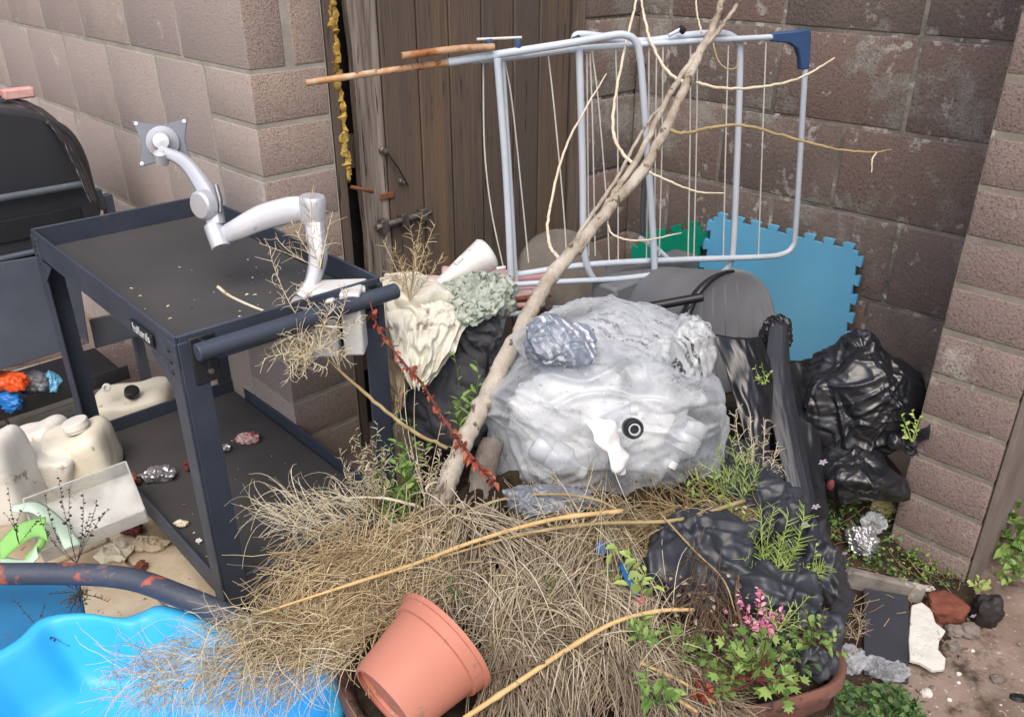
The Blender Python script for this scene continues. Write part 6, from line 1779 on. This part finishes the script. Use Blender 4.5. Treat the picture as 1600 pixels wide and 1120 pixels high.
def gcr(label, x, y, r, m, seed, name, off=0.0, slack=1.35, sub=5):
    me = film_bag(name, G_(x, y, off + r[2] * .6), r, seed=seed, planes=24, flat=.65, sub=6, lump=.3, creases=[dict(K=60, length=r[0] * .9, width=r[0] * .14, amp=r[2] * .3), dict(K=120, length=r[0] * .4, width=r[0] * .09, amp=r[2] * .16)])
    return tag(link(name, me, m if not isinstance(m, str) else M[m], sharp=0), label, name.replace('_', ' '))
gcr('crumpled clear film lying left of the dark tile', 1325, 1030, (.05, .05, .02), M['film'], 3, 'clear_film')
gcr('pale film added as glare on the near end of the dark tile', 1388, 1045, (.055, .04, .012), M['film_thin'], 5, 'clear_film', off=.015)  # pale film laid here to stand in for the tile's grey glare
gcr('crumpled silver bottle on the soil below the bin bag', 1345, 850, (.045, .05, .05), 'foil', 9, 'crushed_bottle')
gcr('white foil scrap on top of the silver bottle', 1362, 815, (.035, .03, .03), M['film'], 12, 'foil_scrap', off=.03)
gcr('crumbling yellow foam lump below the bin bag', 1388, 770, (.045, .04, .04), 'yellow_foam', 15, 'foam_lump', off=.02, slack=1.15)
gcr('smaller yellow foam lump against the pier', 1380, 795, (.035, .03, .025), 'yellow_foam', 18, 'foam_lump', off=.01, slack=1.15)
tag(MB().add(*blob(Dp(1298, 757, 2.05), (.009, .008, .015), sub=3, amp=.2)).obj('pink_bud', M['maroon'], sharp=0), 'dark pink bud on the soil left of the bin bag', 'bud')
rc = G_(1312, 952, .02)
ra = [rc + np.array([math.cos(a) * .013, -.3 * math.sin(a) * .013, math.sin(a) * .013]) for a in np.linspace(0, 2 * math.pi, 20)]
tag(MB().tube(ra, .0045, 8).obj('pipe_ring', M['steel'], sharp=0), 'small pale metal ring beside the tray rim', 'ring')
# blue strap, cap and red scrap in the heap
tag(MB().tube(smooth_path([H_(972, 880, .03), H_(982, 905, .04), H_(995, 930, .03)], 5), .007, 8, flat=.35).obj('blue_strap', M['bright_blue'], sharp=0), 'bright blue strap behind the broad leaved weed', 'strap')
tag(MB().lathe(H_(940, 857, .02), np.array([.3, -.4, .8]), [(-.008, 0), (-.008, .013), (.006, .013), (.008, 0)], 20).obj('bottle_cap', M['bright_blue'], bevel=.001), 'small blue bottle cap in the dead grass', 'bottle cap')
v_, f_ = blob(H_(998, 942, .02), (.014, .01, .014), sub=3, amp=.4)
tag(MB().add(v_, f_).obj('red_scrap', M['red_paper'], sharp=0), 'red scrap under the blue strap', 'scrap')

# ------------------------------------------------------------------ low ground cover and plant litter on the soil at the right
def scatter_ground(name, poly, n, ln, m, label, cat, flat=.5, lift=.012, lobed=False):
    q = sample(poly, n); pos, dirs = [], []
    for x, y in q:
        pos.append(G_(x, y, random.uniform(.0, lift))); a = random.uniform(0, 6.28)
        dirs.append((math.cos(a), math.sin(a), random.uniform(-.1, 1) * flat))
    l_ = RNG.uniform(.5, 1.2, n) * ln
    o = leaf_mesh(name, pos, dirs, l_, l_ * RNG.uniform(.4, .8, n), M[m], None, lobed)
    return tag(o, label, cat, kind='stuff')
soilp = [(1215, 770), (1300, 760), (1440, 760), (1540, 860), (1500, 920), (1440, 910), (1330, 890), (1290, 960), (1240, 900)]
scatter_ground('ground_cover', soilp, 700, .017, 'leaf_dark', 'small dark green ground cover on the soil at the foot of the pier', 'ground cover', .7, .05)
scatter_ground('ground_cover', soilp, 320, .015, 'leaf', 'brighter green seedlings scattered over the soil at the right', 'ground cover', .8, .06)
scatter_ground('leaf_litter', [(1230, 780), (1480, 770), (1560, 960), (1500, 1040), (1440, 1100), (1310, 1100), (1290, 960)], 420, .014, 'stem_brown', 'brown dead leaf litter over the soil and path at the right', 'leaf litter', .15, .006)
scatter_ground('path_weeds', [(1250, 1085), (1330, 1060), (1430, 1085), (1440, 1119), (1240, 1119)], 220, .018, 'leaf_dark', 'dark green ground cover along the bottom edge by the path', 'ground cover', .7, .05)
lb_pts = sample([(700, 850), (960, 830), (1060, 1000), (1060, 1100), (780, 1100), (700, 940)], 260)
pos = heap_pts(lb_pts, .012) + RNG.normal(0, .005, (260, 3))
tag(leaf_mesh('leaf_litter', pos, RNG.normal(0, 1, (260, 3)) * np.array([1, 1, .3]), RNG.uniform(.008, .022, 260), RNG.uniform(.004, .010, 260), M['stem_brown'], None), 'curled brown dead leaves caught among the dead grass', 'leaf litter', kind='stuff')
# fine dead stems over the same ground
n = 130
q = sample([(1230, 780), (1470, 770), (1520, 900), (1440, 960), (1290, 1040), (1240, 930)], n)
Pq_ = []
for x, y in q:
    p = G_(x, y, .01); a = random.uniform(0, 6.28); l_ = random.uniform(.03, .12)
    e_ = p + np.array([math.cos(a) * l_, math.sin(a) * l_ * .8, random.uniform(.005, .07)])
    m_ = (p + e_) / 2 + RNG.normal(0, .012, 3)
    t_ = np.linspace(0, 1, 6)[:, None]
    Pq_.append((1 - t_) ** 2 * p + 2 * t_ * (1 - t_) * m_ + t_ ** 2 * e_)
Vv, F, sh = strands(np.array(Pq_), np.full((n, 6), .0012), RNG.uniform(0, 1, n), 3)
tag(link('dead_stems', np_mesh('dead_stems', Vv, F, sh), M['twig_tan'], sharp=0), 'thin dead stems strewn over the soil at the right', 'dead stems', kind='stuff')
# dead leaf bits lying on the black bags and the cart tray
bits = sample([(1030, 800), (1200, 790), (1260, 900), (1240, 1040), (1080, 1060), (1040, 900)], 260)
pos = heap_pts(bits, .045) + RNG.normal(0, .006, (260, 3))
o = leaf_mesh('leaf_litter', pos, RNG.normal(0, 1, (260, 3)) * np.array([1, 1, .3]), RNG.uniform(.006, .016, 260), RNG.uniform(.003, .008, 260), M['straw'], None)
tag(o, 'dry leaf bits scattered over the bags in the brown tray', 'leaf litter', kind='stuff')
pos, dirs = [], []
for _ in range(48):
    a, b = random.uniform(.03, LA - .03), random.uniform(.03, LB - .03)
    if random.random() < .55: a = random.uniform(.02, .35)
    pos.append(K(a, b, ZT - .053)); dirs.append((random.uniform(-1, 1), random.uniform(-1, 1), .05))
    pos.append(K(a * .9, b, ZB_ + .0095)); dirs.append((random.uniform(-1, 1), random.uniform(-1, 1), .05))
l_ = RNG.uniform(.004, .013, len(pos))
tag(leaf_mesh('tray_litter', pos, dirs, l_, l_ * .4, M['straw_pale'], None), 'fine dry plant bits lying on both trays of the cart', 'plant litter', kind='stuff')
